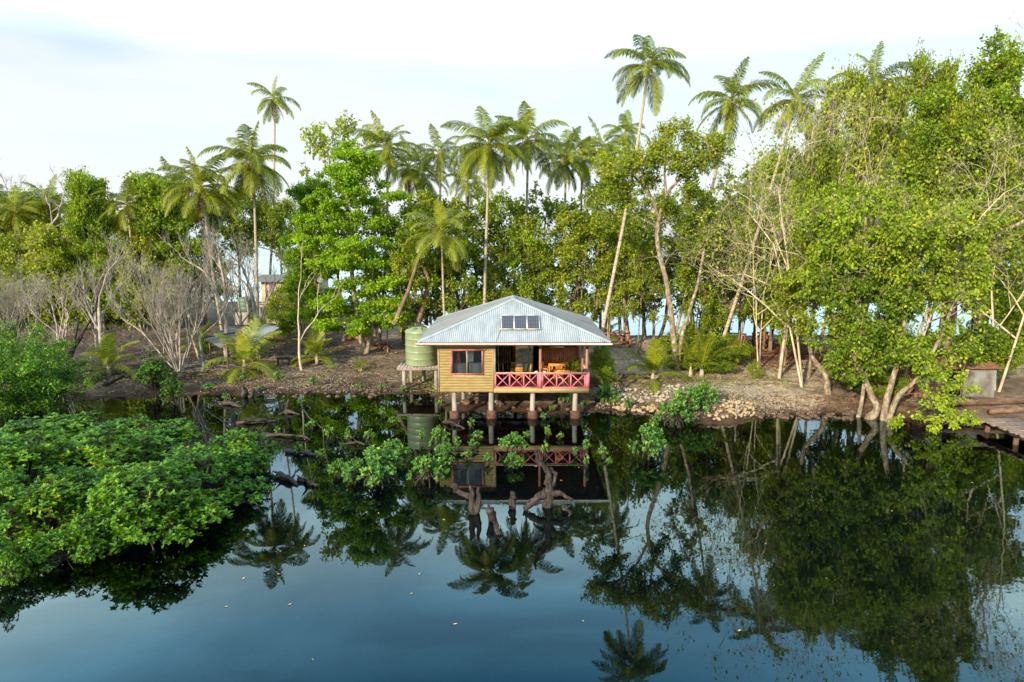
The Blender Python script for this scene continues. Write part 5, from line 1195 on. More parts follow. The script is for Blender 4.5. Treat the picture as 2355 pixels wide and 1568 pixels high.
for u, v, w_, h_, pr, rz, lb in (
    (470, 1160, 380, 2.6, M_BIG, 0, 'mangrove bush forming the right end of the large foreground thicket'),
    (330, 1235, 400, 2.9, M_BIG, 1.3, 'fullest mangrove bush in the middle of the foreground thicket'),
    (250, 1120, 360, 2.5, M_BIG2, .5, 'mangrove bush behind the fullest one, towards the bank'),
    (60, 1150, 380, 2.9, M_BIG2, 2.2, 'mangrove bush at the left edge of the picture, middle of the thicket'),
    (130, 1230, 330, 2.5, M_BIG, 3.0, 'darker mangrove bush between the left edge and the fullest bush'),
    (-20, 1220, 330, 2.6, M_BIG, 4.0, 'mangrove bush cut by the left picture edge'),
    (370, 1060, 260, 1.9, M_BIG2, 5.0, 'mangrove bush at the back of the thicket below the muddy bank'),
    (560, 1090, 170, 2.0, M_BIG2, 1.0, 'mangrove clump behind the right end of the thicket'),
    (150, 1300, 160, 1.2, M_BIG2, 2.0, 'low bright mangrove clump in front of the dark one, roots showing'),
    (215, 1275, 190, 1.4, M_BIG2, .2, 'low front mangrove clump left of the bush with overhanging branches'),
    (10, 1345, 130, 1.5, M_BIG2, .9, 'small mangrove clump in the front left corner'),
    (120, 1040, 330, 1.9, M_BIG, 5.5, 'mangrove bush at the back left of the thicket'),
    (300, 1010, 150, 1.1, M_BIG2, 2.5, 'low mangrove clump nearest the left bank')):
    mang(pr, u, v - 8, wp(u, v - 8), w_ * .95, h_ * .84, lb, rz)
for u, v, w_, h_, rz, lb in ((60, 950, 200, 4.6, 0, 'dark small-leaved mangrove tree at the left behind the thicket'), (140, 945, 150, 4.0, 2, 'second dark mangrove tree right of the first at the left bank'), (0, 960, 160, 4.2, 4, 'dark mangrove tree cut by the left edge'),
                         (100, 900, 130, 4.6, 1, 'dark mangrove tree at the back of the left group'), (30, 870, 140, 4.2, 3, 'dark mangrove tree in front of the black pool')):
    mang(M_TREE, u, v, wp(u, v) if v > 920 else gp(u, v).y, w_, h_, lb, rz)
mang(M_CONE, 358, 915, gp(358, 915).y, 95, 3.4, 'conical blue green mangrove on the left bank in front of the bare shrub')
mang(M_CONE, 400, 930, gp(400, 930).y, 60, 2.0, 'lower yellow green mangrove beside the conical one', rz=2)
mang(M_CONE, 479, 822, gp(479, 822).y, 45, 1.9, 'small dense round mangrove sapling by the green young palm', rz=3)
for u, v, w_, h_, rz, lb in ((865, 1110, 150, 1.5, 0, 'largest mangrove shrub in the open water left of the driftwood'), (905, 1065, 95, 1.1, 1, 'mangrove shrub behind the largest water shrub'), (822, 1105, 80, 1.0, 3, 'left low mangrove shrub touching the largest water shrub'),
                         (985, 1110, 100, 1.2, 2, 'bright mangrove shrub just left of the tall forked driftwood stumps'), (1025, 1060, 60, .9, 4, 'small mangrove shrub above the bright one'), (1180, 1035, 70, .9, 5, 'mangrove shrub in the mirrored railing, left of the driftwood'), (1180, 1075, 55, .7, 1, 'flat mangrove clump in the mirrored yellow wall'),
                         (1490, 1050, 105, 1.5, 0, 'round mangrove shrub alone in the water below the stone bank'), (1550, 975, 95, 1.3, 2, 'left mangrove shrub in the gap of the stone bank'), (1590, 960, 95, 1.6, 4, 'largest mangrove shrub in the gap of the stone bank'), (1620, 945, 60, 1.6, 1, 'upper right mangrove shrub in the gap of the stone bank'),
                         (1395, 930, 60, 1.3, 3, 'mangrove shrub at the left foot of the white stones'), (1010, 1035, 50, 1.2, 2, 'mangrove sapling clump in the mirrored water tank'), (780, 1095, 50, .8, 5, 'loose mangrove clump at the left of the water shrubs')):
    mang(M_MID, u, v, wp(u, v) if v > 945 else gp(u, v).y, w_, h_, lb, rz)
rs = random.Random(8)
SM = [(970, 1020), (1075, 1055), (1100, 1010), (1085, 985), (1258, 1010), (1290, 1010), (1255, 1050), (1320, 1050), (1350, 1075), (1385, 1050), (1345, 1040), (1210, 1010), (1375, 925), (1412, 935), (720, 985), (905, 975), (880, 960), (760, 1010), (640, 1000), (690, 930), (720, 890), (600, 900), (560, 880), (640, 880), (520, 920), (480, 900), (830, 895), (880, 900), (930, 905),
      (1015, 940), (1268, 950), (1120, 1065), (1050, 1035), (1400, 1070), (1500, 985), (1640, 930), (1085, 1030), (800, 1020), (850, 1015), (735, 1060), (690, 1045), (1250, 965), (1345, 940), (1445, 945)]
for k, (u, v) in enumerate(SM):
    D = wp(u, v) if gp(u, v).z <= .01 else gp(u, v).y
    mang(M_SMALL, u, v, D, rs.uniform(17, 34), rs.uniform(.4, .8), 'one of the small scattered mangrove shoots on thin stems in the shallows', rs.uniform(0, 6), 'small mangrove shoots', 'seedling')
mang(M_SMALL, 1297, 948, gp(1297, 948).y, 30, 1.5, 'yellow leaved mangrove seedling on a thin stem between the front stilts', 1, 'small mangrove shoots', 'seedling')
# ------------------------------------------------------------------ stones, litter, driftwood
def rock_mesh(name, mat, seed):
    rng = np.random.default_rng(seed); m_ = MB(); n_ = 8; prof = [(-.5, .35), (-.35, .8), (0, 1), (.35, .8), (.5, .4)]
    V = [[0, 0, -.5]]
    sc = rng.uniform(.75, 1.2, 3)
    for z, r_ in prof:
        for k in range(n_):
            a = 2 * PI * k / n_; q = r_ * .5 * rng.uniform(.8, 1.15); V.append([q * math.cos(a) * sc[0], q * math.sin(a) * sc[1], z * .8 + rng.normal(0, .03)])
    V.append([0, 0, .42]); Q = []; T = []
    for j in range(4):
        for k in range(n_): b = 1 + j * n_; Q.append([b + k, b + (k + 1) % n_, b + n_ + (k + 1) % n_, b + n_ + k])
    for k in range(n_): T.append([0, 1 + (k + 1) % n_, 1 + k]); T.append([41, 33 + k, 33 + (k + 1) % n_])
    m_.add(V, Q, T); o = m_.build(name, mat); me = o.data; bpy.data.objects.remove(o); return me
RK = {'w': [rock_mesh('stone', STONE, 60 + k) for k in range(4)], 'y': [rock_mesh('stone', STONEY, 70 + k) for k in range(4)], 'd': [rock_mesh('rock', ROCKD, 80 + k) for k in range(3)]}
rg2 = np.random.default_rng(77)
def stones(name, cat, poly_uv, n_, kind, smin, smax, label, group, lift=0.0):
    """n stones scattered inside a quadrilateral given in the image, laid on the ground"""
    A, B, C_, D_ = [gp(*q) for q in poly_uv]
    for k in range(n_):
        a, b = rg2.random(2); p = (A * (1 - a) + B * a) * (1 - b) + (D_ * (1 - a) + C_ * a) * b
        s_ = rg2.uniform(smin, smax); o = bpy.data.objects.new(name, RK[kind][rg2.integers(len(RK[kind]))]); COL.objects.link(o)
        o.location = (p.x, p.y, max(gh(p.x, p.y), -.05) + s_ * .15 + lift * rg2.random()); o.rotation_euler = tuple(rg2.uniform(-.5, .5, 2)) + (rg2.uniform(0, 6.28),); o.scale = (s_ * rg2.uniform(.8, 1.3), s_, s_ * rg2.uniform(.6, .95))
        tag(o, label, cat, group)
G1 = 'white coral stones on the bank right of the house'; G2 = 'yellowish stones on the small point'
stones('coral_stone', 'stone', [(1385, 938), (1540, 925), (1540, 905), (1372, 885)], 120, 'w', .13, .32, 'one of the rounded white coral stones heaped on the bank right of the house', G1, .12)
stones('coral_stone', 'stone', [(1400, 930), (1530, 935), (1560, 950), (1420, 945)], 70, 'y', .16, .34, 'one of the rounded white coral stones heaped on the bank right of the house', G1, .10)
stones('coral_stone', 'stone', [(1500, 905), (1650, 915), (1620, 890), (1490, 885)], 45, 'w', .15, .30, 'one of the rounded white coral stones heaped on the bank right of the house', G1, .03)
stones('shore_stone', 'stone', [(1640, 975), (1735, 960), (1730, 925), (1600, 925)], 110, 'y', .14, .36, 'one of the yellowish rounded stones forming the small point in the water', G2, .10)
G3 = 'dark rocks along the water edge'
stones('shore_rock', 'rock', [(1740, 962), (1960, 968), (1960, 950), (1740, 945)], 70, 'd', .18, .42, 'one of the dark brown rocks along the right water edge', G3, .04)
stones('shore_rock', 'rock', [(600, 915), (930, 915), (930, 890), (600, 895)], 45, 'd', .15, .35, 'one of the dark brown rocks along the left water edge', G3 + ' at the left', .0)
stones('shore_rock', 'rock', [(1390, 880), (1520, 872), (1500, 862), (1390, 862)], 40, 'd', .14, .32, 'one of the dark rocks above the white stones', G3 + ' above the white stones', .0)
stones('shore_rock', 'rock', [(1040, 945), (1330, 945), (1330, 925), (1040, 925)], 26, 'd', .2, .5, 'one of the dark muddy rocks under the house between the stilts', G3 + ' under the house', .0)

def scatter(name, mat, areas, L, W, kind, label=None, flatn=1.0, seed=5, lift=.02):
    rng = np.random.default_rng(seed); m_ = MB()
    for (x0, x1, y0, y1, n_) in areas:
        x = rng.uniform(x0, x1, n_); y = rng.uniform(y0, y1, n_); keep = fnoise(x, y, .9, 3) + fnoise(x, y, .35, 8) > rng.uniform(-1.6, .9, n_)
        x, y = x[keep], y[keep]; z = ground_h(x, y); k2 = z > .05; x, y, z = x[k2], y[k2], z[k2]; N = len(x)
        if kind == 'leaf':
            d = unit(rng, N) * [1, 1, .15]; nr = unit(rng, N) * .45 + [0, 0, flatn]
            m_.leaves(np.stack([x, y, z + lift], 1), d, nr, L * rng.uniform(.5, 1.3, N), W * rng.uniform(.6, 1.2, N), rng.random(N))
        elif kind == 'stick':
            d = unit(rng, N) * [1, 1, .12]; p0 = np.stack([x, y, z + lift], 1); m_.sticks(p0, p0 + d * (L * rng.uniform(.3, 1.4, N))[:, None] + [0, 0, .03], W, W * .5, rng.random(N))
        else:
            s_ = L * rng.uniform(.4, 1.3, N)
            base = np.array([[1, 0, 0], [0, 1, 0], [-1, 0, 0], [0, -1, 0], [0, 0, 1]]) * .5
            V = base[None] * s_[:, None, None] * rng.uniform(.6, 1.3, (N, 5, 1)) + np.stack([x, y, z], 1)[:, None]
            o = np.arange(N)[:, None, None] * 5; m_.add(V.reshape(-1, 3), None, (o + np.array([[0, 1, 4], [1, 2, 4], [2, 3, 4], [3, 0, 4]])).reshape(-1, 3))
    ob = m_.build(name, mat); tag(ob, label, None, None, 'stuff'); return ob
scatter('leaf_litter', L_LITTER, [(-36, 5, 45, 66, 26000), (5, 33, 42, 68, 12000), (-40, -5, 60, 95, 12000), (14, 27, 52, 66, 6000)], .17, .09, 'leaf')
scatter('twig_litter', BARK_GREY, [(-36, -2, 45, 62, 2600), (-36, -14, 53, 66, 3800), (8, 32, 43, 66, 1200)], .9, .014, 'stick', seed=6)
scatter('coral_rubble', STONE, [(-14, 5, 45.5, 54, 3000), (5.5, 17, 42, 47, 7000), (11, 20, 41, 46, 5000), (-24, -10, 47.5, 52, 1500)], .09, .1, 'rock', seed=7)
scatter('red_leaf_litter', L_DEAD, [(13.5, 28, 51, 66, 9000), (12, 26, 41, 45, 3000), (-26, -19, 48, 54, 900)], .2, .1, 'leaf', seed=8, lift=.03)
scatter('ground_cover', L_MID, [(-32, -8, 47, 54, 1500), (6, 16, 43, 50, 1200), (-8, -4, 47, 54, 1400), (12, 20, 47, 52, 900)], .16, .08, 'leaf', seed=9, lift=.06, flatn=.2)

def woody(name, label, limbs, cat='driftwood', mat=DRIFT, group=None, seed=1, n=9):
    rng = np.random.default_rng(seed); m_ = MB()
    P0 = at(limbs[0][0][0], limbs[0][0][1], limbs[0][0][2])
    for L_ in limbs:
        P = [np.array(at(u, v, D)) for u, v, D, r in L_]; rr = [r for *_, r in L_]; Q = []; QR = []
        for k in range(len(P) - 1):
            for f in (0, .25, .5, .75): Q.append(P[k] * (1 - f) + P[k + 1] * f + rng.normal(0, .025, 3)); QR.append((rr[k] * (1 - f) + rr[k + 1] * f) * rng.uniform(.85, 1.15))
        Q.append(P[-1]); QR.append(rr[-1]); m_.tube(Q, QR, n, wob=.34, rng=rng)
    return tag(m_.build(name, mat, None, loc=tuple(P0)), label, cat, group)
Dm = wp(1258, 1166)
woody('driftwood', 'tall forked grey driftwood trunk standing in the water in front of the house reflection',
      [[(1258, 1185, Dm, .24), (1262, 1140, Dm, .17), (1263, 1118, Dm, .15), (1261, 1087, Dm, .12), (1240, 1057, Dm - .1, .09), (1228, 1040, Dm - .1, .06), (1234, 1026, Dm - .2, .03)],
       [(1258, 1135, Dm, .17), (1286, 1133, Dm - .1, .11), (1318, 1150, Dm - .2, .05)], [(1255, 1130, Dm, .18), (1230, 1149, Dm - .2, .15), (1206, 1172, Dm - .4, .13)], [(1272, 1120, Dm, .10), (1276, 1090, Dm + .1, .08), (1264, 1075, Dm + .1, .05)]], seed=3, n=11)
woody('tree_stump', 'split dark stump with two prongs, left of the forked driftwood', [[(1091, 1185, wp(1091, 1180), .2), (1088, 1150, wp(1091, 1180), .16), (1080, 1115, wp(1091, 1180), .04)], [(1094, 1180, wp(1091, 1180), .15), (1098, 1150, wp(1091, 1180), .12), (1100, 1120, wp(1091, 1180), .04)]], 'stump', seed=4)
woody('tree_stump', 'short broken stump with orange brown wood, between the split stump and forked driftwood', [[(1177, 1175, wp(1177, 1168), .2), (1178, 1150, wp(1177, 1168), .15), (1180, 1131, wp(1177, 1168), .12)]], 'stump', seed=5)
woody('sunken_log', 'dark slanting log dipping into the water below the split stump', [[(1126, 1168, wp(1130, 1195) - .4, .15), (1136, 1200, wp(1130, 1195), .14), (1146, 1228, wp(1130, 1195) - 1.4, .10)]], 'log', DEADWOOD, seed=6)
woody('sunken_log', 'curved grey log half under water left of the split stump', [[(1042, 1112, wp(1050, 1130), .12), (1052, 1130, wp(1050, 1130), .16), (1078, 1141, wp(1075, 1145), .14)]], 'log', seed=7)
woody('fallen_branch', 'brown leaning plank-like branch sloping into the water by the right stilt', [[(1282, 948, 43.3, .10), (1310, 962, 42, .13), (1346, 988, 39.6, .10)]], 'branch', seed=8)
def lowlog(label, u0, v0, u1, v1, r, seed, mat=DEADWOOD, h=.15):
    a = at(u0, v0, wp(u0, v0)); b = at(u1, v1, wp(u1, v1)); m_ = MB(); rng = np.random.default_rng(seed); Q = []; rr = []
    for k in range(9):
        f = k / 8; p = a * (1 - f) + b * f; Q.append((p.x + rng.normal(0, .06), p.y + rng.normal(0, .08), h * math.sin(PI * f) + rng.normal(0, .04))); rr.append(r * rng.uniform(.7, 1.1) * (1 - .5 * f))
    m_.tube(Q, rr, 7, wob=.2, rng=rng)
    for k in range(3):
        c = np.array(Q[2 + k * 2]); d = unit(rng, 1)[0] * .5; d[2] = abs(d[2]); m_.tube([c, c + d * .6, c + d], [r * .4, r * .25, r * .1], 5)
    return tag(m_.build('dark_log', mat, None, loc=tuple(a)), label, 'log', 'dark logs in the lagoon')
for k, (a, lb) in enumerate((((500, 930, 560, 935, .2), 'dark log by the left bank at the mud edge'), ((545, 975, 640, 968, .16), 'dark log in the dark water right of the left bank'), ((600, 1000, 712, 1010, .14), 'long thin dark log across the left channel'),
                         ((655, 1040, 735, 1050, .18), 'dark log left of the water shrubs'), ((640, 1095, 680, 1115, .2), 'dark log at the edge of the thicket'), ((690, 1105, 730, 1120, .16), 'dark log just right of the thicket'),
                         ((1020, 1040, 1100, 1045, .10), 'thin dark branch floating in the mirrored tank'), ((780, 1020, 860, 1026, .10), 'thin dark branch above the loose mangrove clump'), ((1290, 1170, 1312, 1186, .1), 'small dark branch right of the forked driftwood'), ((1020, 972, 1065, 985, .15), 'dark roots beside the first stilt footing'))):
    lowlog(lb, *a, seed=30 + k)
woody('tree_stump', 'dark root stump with spreading roots in the left channel', [[(660, 952, wp(660, 950), .2), (660, 935, wp(660, 950), .13), (664, 918, wp(660, 950), .06)], [(660, 945, wp(660, 950), .12), (640, 953, wp(640, 953), .06)], [(660, 945, wp(660, 950), .12), (690, 953, wp(690, 953), .06)]], 'stump', DEADWOOD, seed=9)
woody('tree_stump', 'blackish stump heap left of the root stump', [[(558, 915, wp(558, 912), .25), (562, 898, wp(558, 912), .2), (555, 885, wp(558, 912), .1)], [(575, 915, wp(575, 912), .2), (585, 895, wp(575, 912), .1)]], 'stump', DEADWOOD, seed=10)
g_ = gp(885, 868); woody('bank_log', 'short brown log lying on the bank left of the tank stand', [[(862, 858, g_.y + .3, .13), (885, 865, g_.y, .16), (905, 872, g_.y - .3, .15)]], 'log', ROCKD, seed=11)
g_ = gp(290, 895); woody('bank_log', 'grey weathered log on the left mud below the leftmost yellow young palm', [[(190, 905, g_.y, .12), (235, 885, g_.y + .6, .18), (285, 862, g_.y + 1.3, .14)]], 'log', seed=12)
g_ = gp(150, 840); woody('leaning_dead_trunk', 'grey dead trunk leaning up to the right at the left mangroves', [[(150, 845, g_.y, .2), (170, 800, g_.y, .16), (200, 750, g_.y, .1), (225, 700, g_.y, .06)], [(165, 810, g_.y, .1), (180, 740, g_.y, .06), (172, 700, g_.y, .04)]], 'dead tree', seed=13)
for u, v0, v1, r_, lb in ((1691, 972, 922, .05, 'thin upright pole standing at the yellowish stone point'), (339, 855, 800, .045, 'thin grey stake between the leftmost young palm and conical mangrove')):
    g_ = gp(u, v0 - 8); woody('stake', lb, [[(u, v0, g_.y, r_), (u + 1, (v0 + v1) / 2, g_.y, r_), (u + 3, v1, g_.y, r_ * .9)]], 'pole', BARK_GREY, seed=14)

# floating bits of leaf and husk near the mangrove shoots
rng = np.random.default_rng(12); N = 900; x = rng.uniform(-22, 22, N); y = rng.uniform(26, 46, N); k2 = (ground_h(x, y) < -.03) & (fnoise(x, y, .5, 4) + fnoise(x, y, 1.4, 2) > rng.uniform(-.6, 1.2, N)); x, y = x[k2], y[k2]; N = len(x)
m_ = MB(); m_.leaves(np.stack([x, y, np.full(N, .01)], 1), unit(rng, N) * [1, 1, 0.02], np.tile([0.01, 0, 1.0], (N, 1)), .09 * rng.uniform(.5, 1.3, N), .04, rng.random(N) * .9, fold=.05)
tag(m_.build('floating_litter', L_LITTER), kind='stuff')
# floating leaves
FLM = MB(); FLM.add([[-.07, 0, 0], [0, -.03, .006], [.08, 0, 0], [0, .03, .006]], [[0, 1, 2, 3]], tint=.9); fo = FLM.build('floating_leaf', L_LITTER); tag(fo, None)
FLY = leafmat('fallen_leaf', [(0, (.45, .25, .05)), (1, (.7, .45, .12))], 0); fo.data.materials[0] = FLY
fl_ = [(985, 1228), (964, 1320), (1047, 1435), (1340, 1428), (666, 1390), (719, 1517), (946, 1365), (1020, 1195), (1120, 1165), (1170, 1190), (1215, 1178), (640, 1320), (560, 1330), (1445, 1045), (1330, 1075), (1110, 1310), (700, 1255), (1700, 1450), (1760, 1250), (2050, 1175), (1900, 1330), (1650, 1310), (1345, 950), (1180, 1105), (1290, 1105), (250, 1400), (520, 1395), (2235, 1110), (1560, 1180), (870, 1180)]
for k, (u, v) in enumerate(fl_):
    o = fo if k == 0 else fo.copy()
    if k: COL.objects.link(o)
    p = at(u, v, wp(u, v)); o.location = (p.x, p.y, .012); s_ = .6 + .7 * ((k * 7) % 5) / 5; o.rotation_euler.z = k * 1.7; o.scale = (s_ * .9,) * 3
    tag(o, 'small yellow fallen leaf floating on the open water', 'leaf', 'fallen leaves on the water')
p = [gp(1747, 879), gp(1790, 881), gp(1830, 884), gp(1872, 891)]
m_ = MB(); m_.tube([(q.x, q.y, gh(q.x, q.y) + .03) for q in p], .014, 5); tag(m_.build('pale_rope', ROPE, None, loc=tuple(p[0])), 'thin pale rope lying across the sand bank right of the stones', 'rope')

# ------------------------------------------------------------------ lean-to, cabin, shelter
def quad_sheet(mb, A, B, C_, D_, n_=24, amp=.02, th=.012):
    A, B, C_, D_ = [np.array(q, float) for q in (A, B, C_, D_)]; nr = np.cross(B - A, D_ - A); nr /= np.linalg.norm(nr); nr = nr if nr[2] > 0 else -nr
    V = []
    for k in range(n_ * 4 + 1):
        f = k / (n_ * 4); z = nr * amp * math.cos(2 * PI * f * n_); V += [A * (1 - f) + B * f + z, D_ * (1 - f) + C_ * f + z]
    mb.add(V, [[2 * k, 2 * k + 2, 2 * k + 3, 2 * k + 1] for k in range(n_ * 4)])
t0 = gx(575, 57); t = thing('lean_to_shed', 'low lean-to of loose grey metal sheets on crooked poles behind the biggest young palm', 'shed', tuple(t0))
SH = [((470, 779), (528, 747), (566, 752), (506, 800), 55.5, IRONOLD), ((530, 785), (566, 752), (604, 748), (560, 792), 56, IRONOLD), ((560, 792), (598, 750), (615, 744), (640, 753), 56.6, IRONOLD), ((505, 792), (560, 775), (575, 790), (520, 803), 55.0, IRONOLD)]
def roofpt(u, v, D): return np.array(at(u, v, D))
for (a, b, c_, d), mt in ((((470, 780, 56), (530, 748, 60), (570, 752, 60), (508, 800, 55)), IRONOLD), (((512, 792, 55.4), (560, 757, 60), (598, 757, 60), (560, 790, 56)), RUST), (((540, 800, 55.0), (585, 752, 59.8), (612, 744, 60), (580, 786, 56)), IRONOLD), (((575, 787, 55.8), (606, 745, 59.8), (643, 753, 59.6), (600, 779, 56.6)), IRON)):
    m_ = MB(); quad_sheet(m_, roofpt(*a), roofpt(*d), roofpt(*c_), roofpt(*b), 7, .02); m_.build('roof_sheet', mt, t)
for u, v, D in ((480, 779, 55.8), (628, 757, 59.4), (590, 782, 56.2), (535, 752, 59.6), (520, 798, 55.2)):
    a = np.array(at(u, v, D)); m_ = MB(); m_.tube([(a[0], a[1], gh(a[0], a[1]) - .2), (a[0] + .05, a[1], (a[2] + gh(a[0], a[1])) / 2), (a[0], a[1], a[2] + .02)], [.06, .055, .05], 6); m_.build('pole', BARK_DARK, t)
m_ = MB(); m_.tube([at(470, 776, 55.8), at(560, 762, 58)], .05, 6); m_.tube([at(505, 746, 60), at(640, 752, 59.8)], .05, 6); m_.build('rafter', DEADWOOD, t)
make_table((gx(652, 56.5).x, 56.5, gx(652, 56.5).z), 1.0, .7, .6, .2, 'low dark plank table beside the metal lean-to', DEADWOOD, 'plank_table')

# cabin on the far left shore
CABIN = surf('sunlit_yellow_paint', (.42, .37, .22), (.34, .29, .17), 2)  # yellow wall paint lightened to look sunlit, though trees shade the wall
CD = 76; cx0, cx1 = at(603, 700, CD).x, at(735, 700, CD).x; cz = at(603, 697, CD).z; ct = at(603, 646, CD).z
gz = gx(650, CD).z; t = thing('yellow_cabin', 'small pale yellow cabin with grey roof and red window among the left trees', 'cabin', (cx0, CD, gz))
m_ = MB(); m_.box((cx0, CD, cz - .1), (cx1, CD + 4, ct)); m_.build('wall', CABIN, t)
wx = at(620, 660, CD).x; m_ = MB(); z0, z1 = at(620, 683, CD).z, at(620, 652, CD).z
w_ = MB(); w_.box((wx - .45, CD - .06, z0), (wx + .45, CD - .004, z0 + .1)); w_.box((wx - .45, CD - .06, z1 - .1), (wx + .45, CD - .004, z1))
for q in (-.45, -.05, .35): w_.box((wx + q, CD - .055, z0 + .1), (wx + q + .1, CD - .004, z1 - .1))
wd = w_.build('window', REDTRIM, t); g = MB(); g.box((wx - .35, CD - .02, z0 + .1), (wx + .35, CD - .003, z1 - .1)); g.build('pane', PALLET, wd)
m_ = MB(); quad_sheet(m_, (cx0 - .6, CD - .8, ct - .05), (cx1 + .6, CD - .8, ct - .05), (cx1 + .6, CD + 2, ct + .6), (cx0 - .6, CD + 2, ct + .6), 40, .02)
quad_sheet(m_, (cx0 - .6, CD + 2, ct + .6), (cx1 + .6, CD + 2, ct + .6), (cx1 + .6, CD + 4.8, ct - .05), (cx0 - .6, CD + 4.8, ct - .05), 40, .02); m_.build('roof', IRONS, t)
m_ = MB(); m_.box((cx0 - .1, CD - 1.6, cz - .3), (cx1, CD - .01, cz - .12)); m_.build('veranda_floor', GREYTIMB, t)
m_ = MB()
for q in range(3): m_.bar((cx0 - .1, CD - 1.55, cz + .1 + .3 * q), (cx1, CD - 1.55, cz + .1 + .3 * q), .06, .07)
for q in range(7): m_.box((cx0 - .1 + q * (cx1 - cx0) / 6.2, CD - 1.6, cz - .3), (cx0 - .02 + q * (cx1 - cx0) / 6.2, CD - 1.5, cz + .8))
m_.build('railing', YWALL, t)
m_ = MB(); m_.box((cx0 + .9, CD - 1.4, gz - .3), (cx0 + 3.0, CD - .2, gz + 1.0)); m_.build('step', CONC, t)
for q in (.1, 3.2, 4.6, 5.8): m_ = MB(); m_.box((cx0 + q, CD - 1.4, gz - .3), (cx0 + q + .2, CD - 1.2, cz - .305)); m_.build('stilt', CONC, t)
tx = at(565, 700, 77); tb = at(565, 716, 77).z; th_ = at(565, 682, 77).z - tb
m_ = MB(); m_.lathe((tx.x, 77, tb), [(0, 0), (.85, 0), (.86, th_ * .3), (.84, th_ * .32), (.86, th_ * .34), (.86, th_ * .62), (.84, th_ * .65), (.86, th_ * .68), (.86, th_ * .92), (.3, th_), (0, th_)], 24)
tag(m_.build('water_tank', TANKD, None, loc=(tx.x, 77, tb)), 'dark green water tank left of the small yellow cabin', 'water tank')
m_ = MB(); m_.box((tx.x - .95, 76.1, gz - .4), (tx.x + .95, 77.9, tb - .01)); tag(m_.build('concrete_block', CONC, None, loc=(tx.x, 77, gz)), 'low concrete block under the dark green water tank', 'base')

# open shelter and its furniture
g0 = gx(905, 64); zt = at(905, 722, 63).z
t = thing('open_shelter', 'open shelter with pale sheet roof on thin posts behind the layered tree', 'shelter', tuple(g0))
xa, xb = at(835, 722, 63).x, at(950, 722, 63).x
m_ = MB(); quad_sheet(m_, (xa, 62, zt - .15), (xb, 62, zt - .15), (xb, 65.5, zt + .55), (xa, 65.5, zt + .55), 30, .02); m_.build('roof', IRON, t)
m_ = MB(); m_.tube([(xa, 62.1, zt - .25), (xb, 62.1, zt - .25)], .05, 6); m_.tube([(xa, 65.4, zt + .45), (xb, 65.4, zt + .45)], .05, 6); m_.build('beam', BARK_DARK, t)
for x, y, zz in ((xa + .2, 62.1, zt - .2), (at(889, 722, 62.1).x, 62.1, zt - .2), (xb - .5, 62.1, zt - .2), (xb - .3, 65.4, zt + .5), (xa + .3, 65.4, zt + .5)):
    m_ = MB(); m_.tube([(x, y, gh(x, y) - .2), (x, y, zz)], .07, 6); m_.build('post', BARK_GREY, t)
def picnic(name, label, x, y, w_, rz, mat=TABRED, back=False, h=.76):
    z = gh(x, y); t = thing(name, label, 'picnic table' if not back else 'bench', (x, y, z))
    m_ = MB()
    for q in range(4): m_.box((x - w_ / 2, y - .38 + q * .2, z + h - .05), (x + w_ / 2, y - .38 + q * .2 + .18, z + h))
    m_.build('tabletop', mat, t)
    for s_ in (-1, 1):
        m_ = MB(); m_.box((x - w_ / 2, y + s_ * .72 - .13, z + .42), (x + w_ / 2, y + s_ * .72 + .13, z + .46)); m_.build('seat', mat, t)
        xx = x + s_ * (w_ / 2 - .25); m_ = MB(); m_.bar((xx, y - .65, z), (xx, y + .2, z + h - .05), .09, .05, up=(1, 0, 0)); m_.bar((xx + .05, y + .65, z), (xx + .05, y - .2, z + h - .05), .09, .05, up=(1, 0, 0)); m_.bar((xx + .1, y - .82, z + .39), (xx + .1, y + .82, z + .39), .05, .08); m_.build('trestle', mat, t)
    if back:
        m_ = MB(); m_.box((x - w_ / 2, y + .9, z + 1.0), (x + w_ / 2, y + .95, z + 1.14)); m_.build('backrest', mat, t)
    t.rotation_euler.z = rz; return t
pt = gx(882, 62.8); picnic('picnic_table', 'dark red picnic table with crossed legs under the open shelter', pt.x, pt.y, 1.6, 1.25)
def rail_bench(name, label, u, D, w_, rz):
    """heavy timber bench: two end frames, seat beam and back rail"""
    g = gx(u, D); x, y, z = g; t = thing(name, label, 'bench', (x, y, z)); h = 1.15
    for s_ in (-1, 1):
        m_ = MB(); xx = x + s_ * w_ / 2; m_.box((xx - .09, y - .35, z), (xx + .09, y - .17, z + .72)); m_.box((xx - .09, y + .25, z), (xx + .09, y + .43, z + h)); m_.box((xx - .08, y - .17, z + .5), (xx + .08, y + .25, z + .64)); m_.build('end_frame', TABRED, t)
    m_ = MB(); m_.box((x - w_ / 2 + .09, y - .32, z + .44), (x + w_ / 2 - .09, y + .2, z + .52)); m_.build('seat', TABRED, t)
    m_ = MB(); m_.box((x - w_ / 2 - .12, y + .22, z + h + .002), (x + w_ / 2 + .12, y + .46, z + h + .12)); m_.build('top_rail', TABRED, t)
    m_ = MB(); m_.bar((x - w_ / 2 + .09, y + .34, z + .62), (x, y + .34, z + h - .05), .06, .1, up=(0, 1, 0)); m_.bar((x + w_ / 2 - .09, y + .34, z + .62), (x, y + .34, z + h - .05), .06, .1, up=(0, 1, 0)); m_.build('brace', TABRED, t)
    t.rotation_euler.z = rz; return t
rail_bench('timber_bench', 'heavy red stained timber bench on the sand just right of the house roof', 1418, 61.5, 2.3, .05)
rail_bench('timber_bench', 'red stained timber bench by the leaning palm, left one of two on the beach', 1690, 61.5, 1.5, -.5)
rail_bench('timber_bench', 'red brown timber bench between slim trees, right one of two on the beach', 1752, 61.5, 1.5, .35)
m_ = MB(); g = gp(822, 778); rng = np.random.default_rng(4)
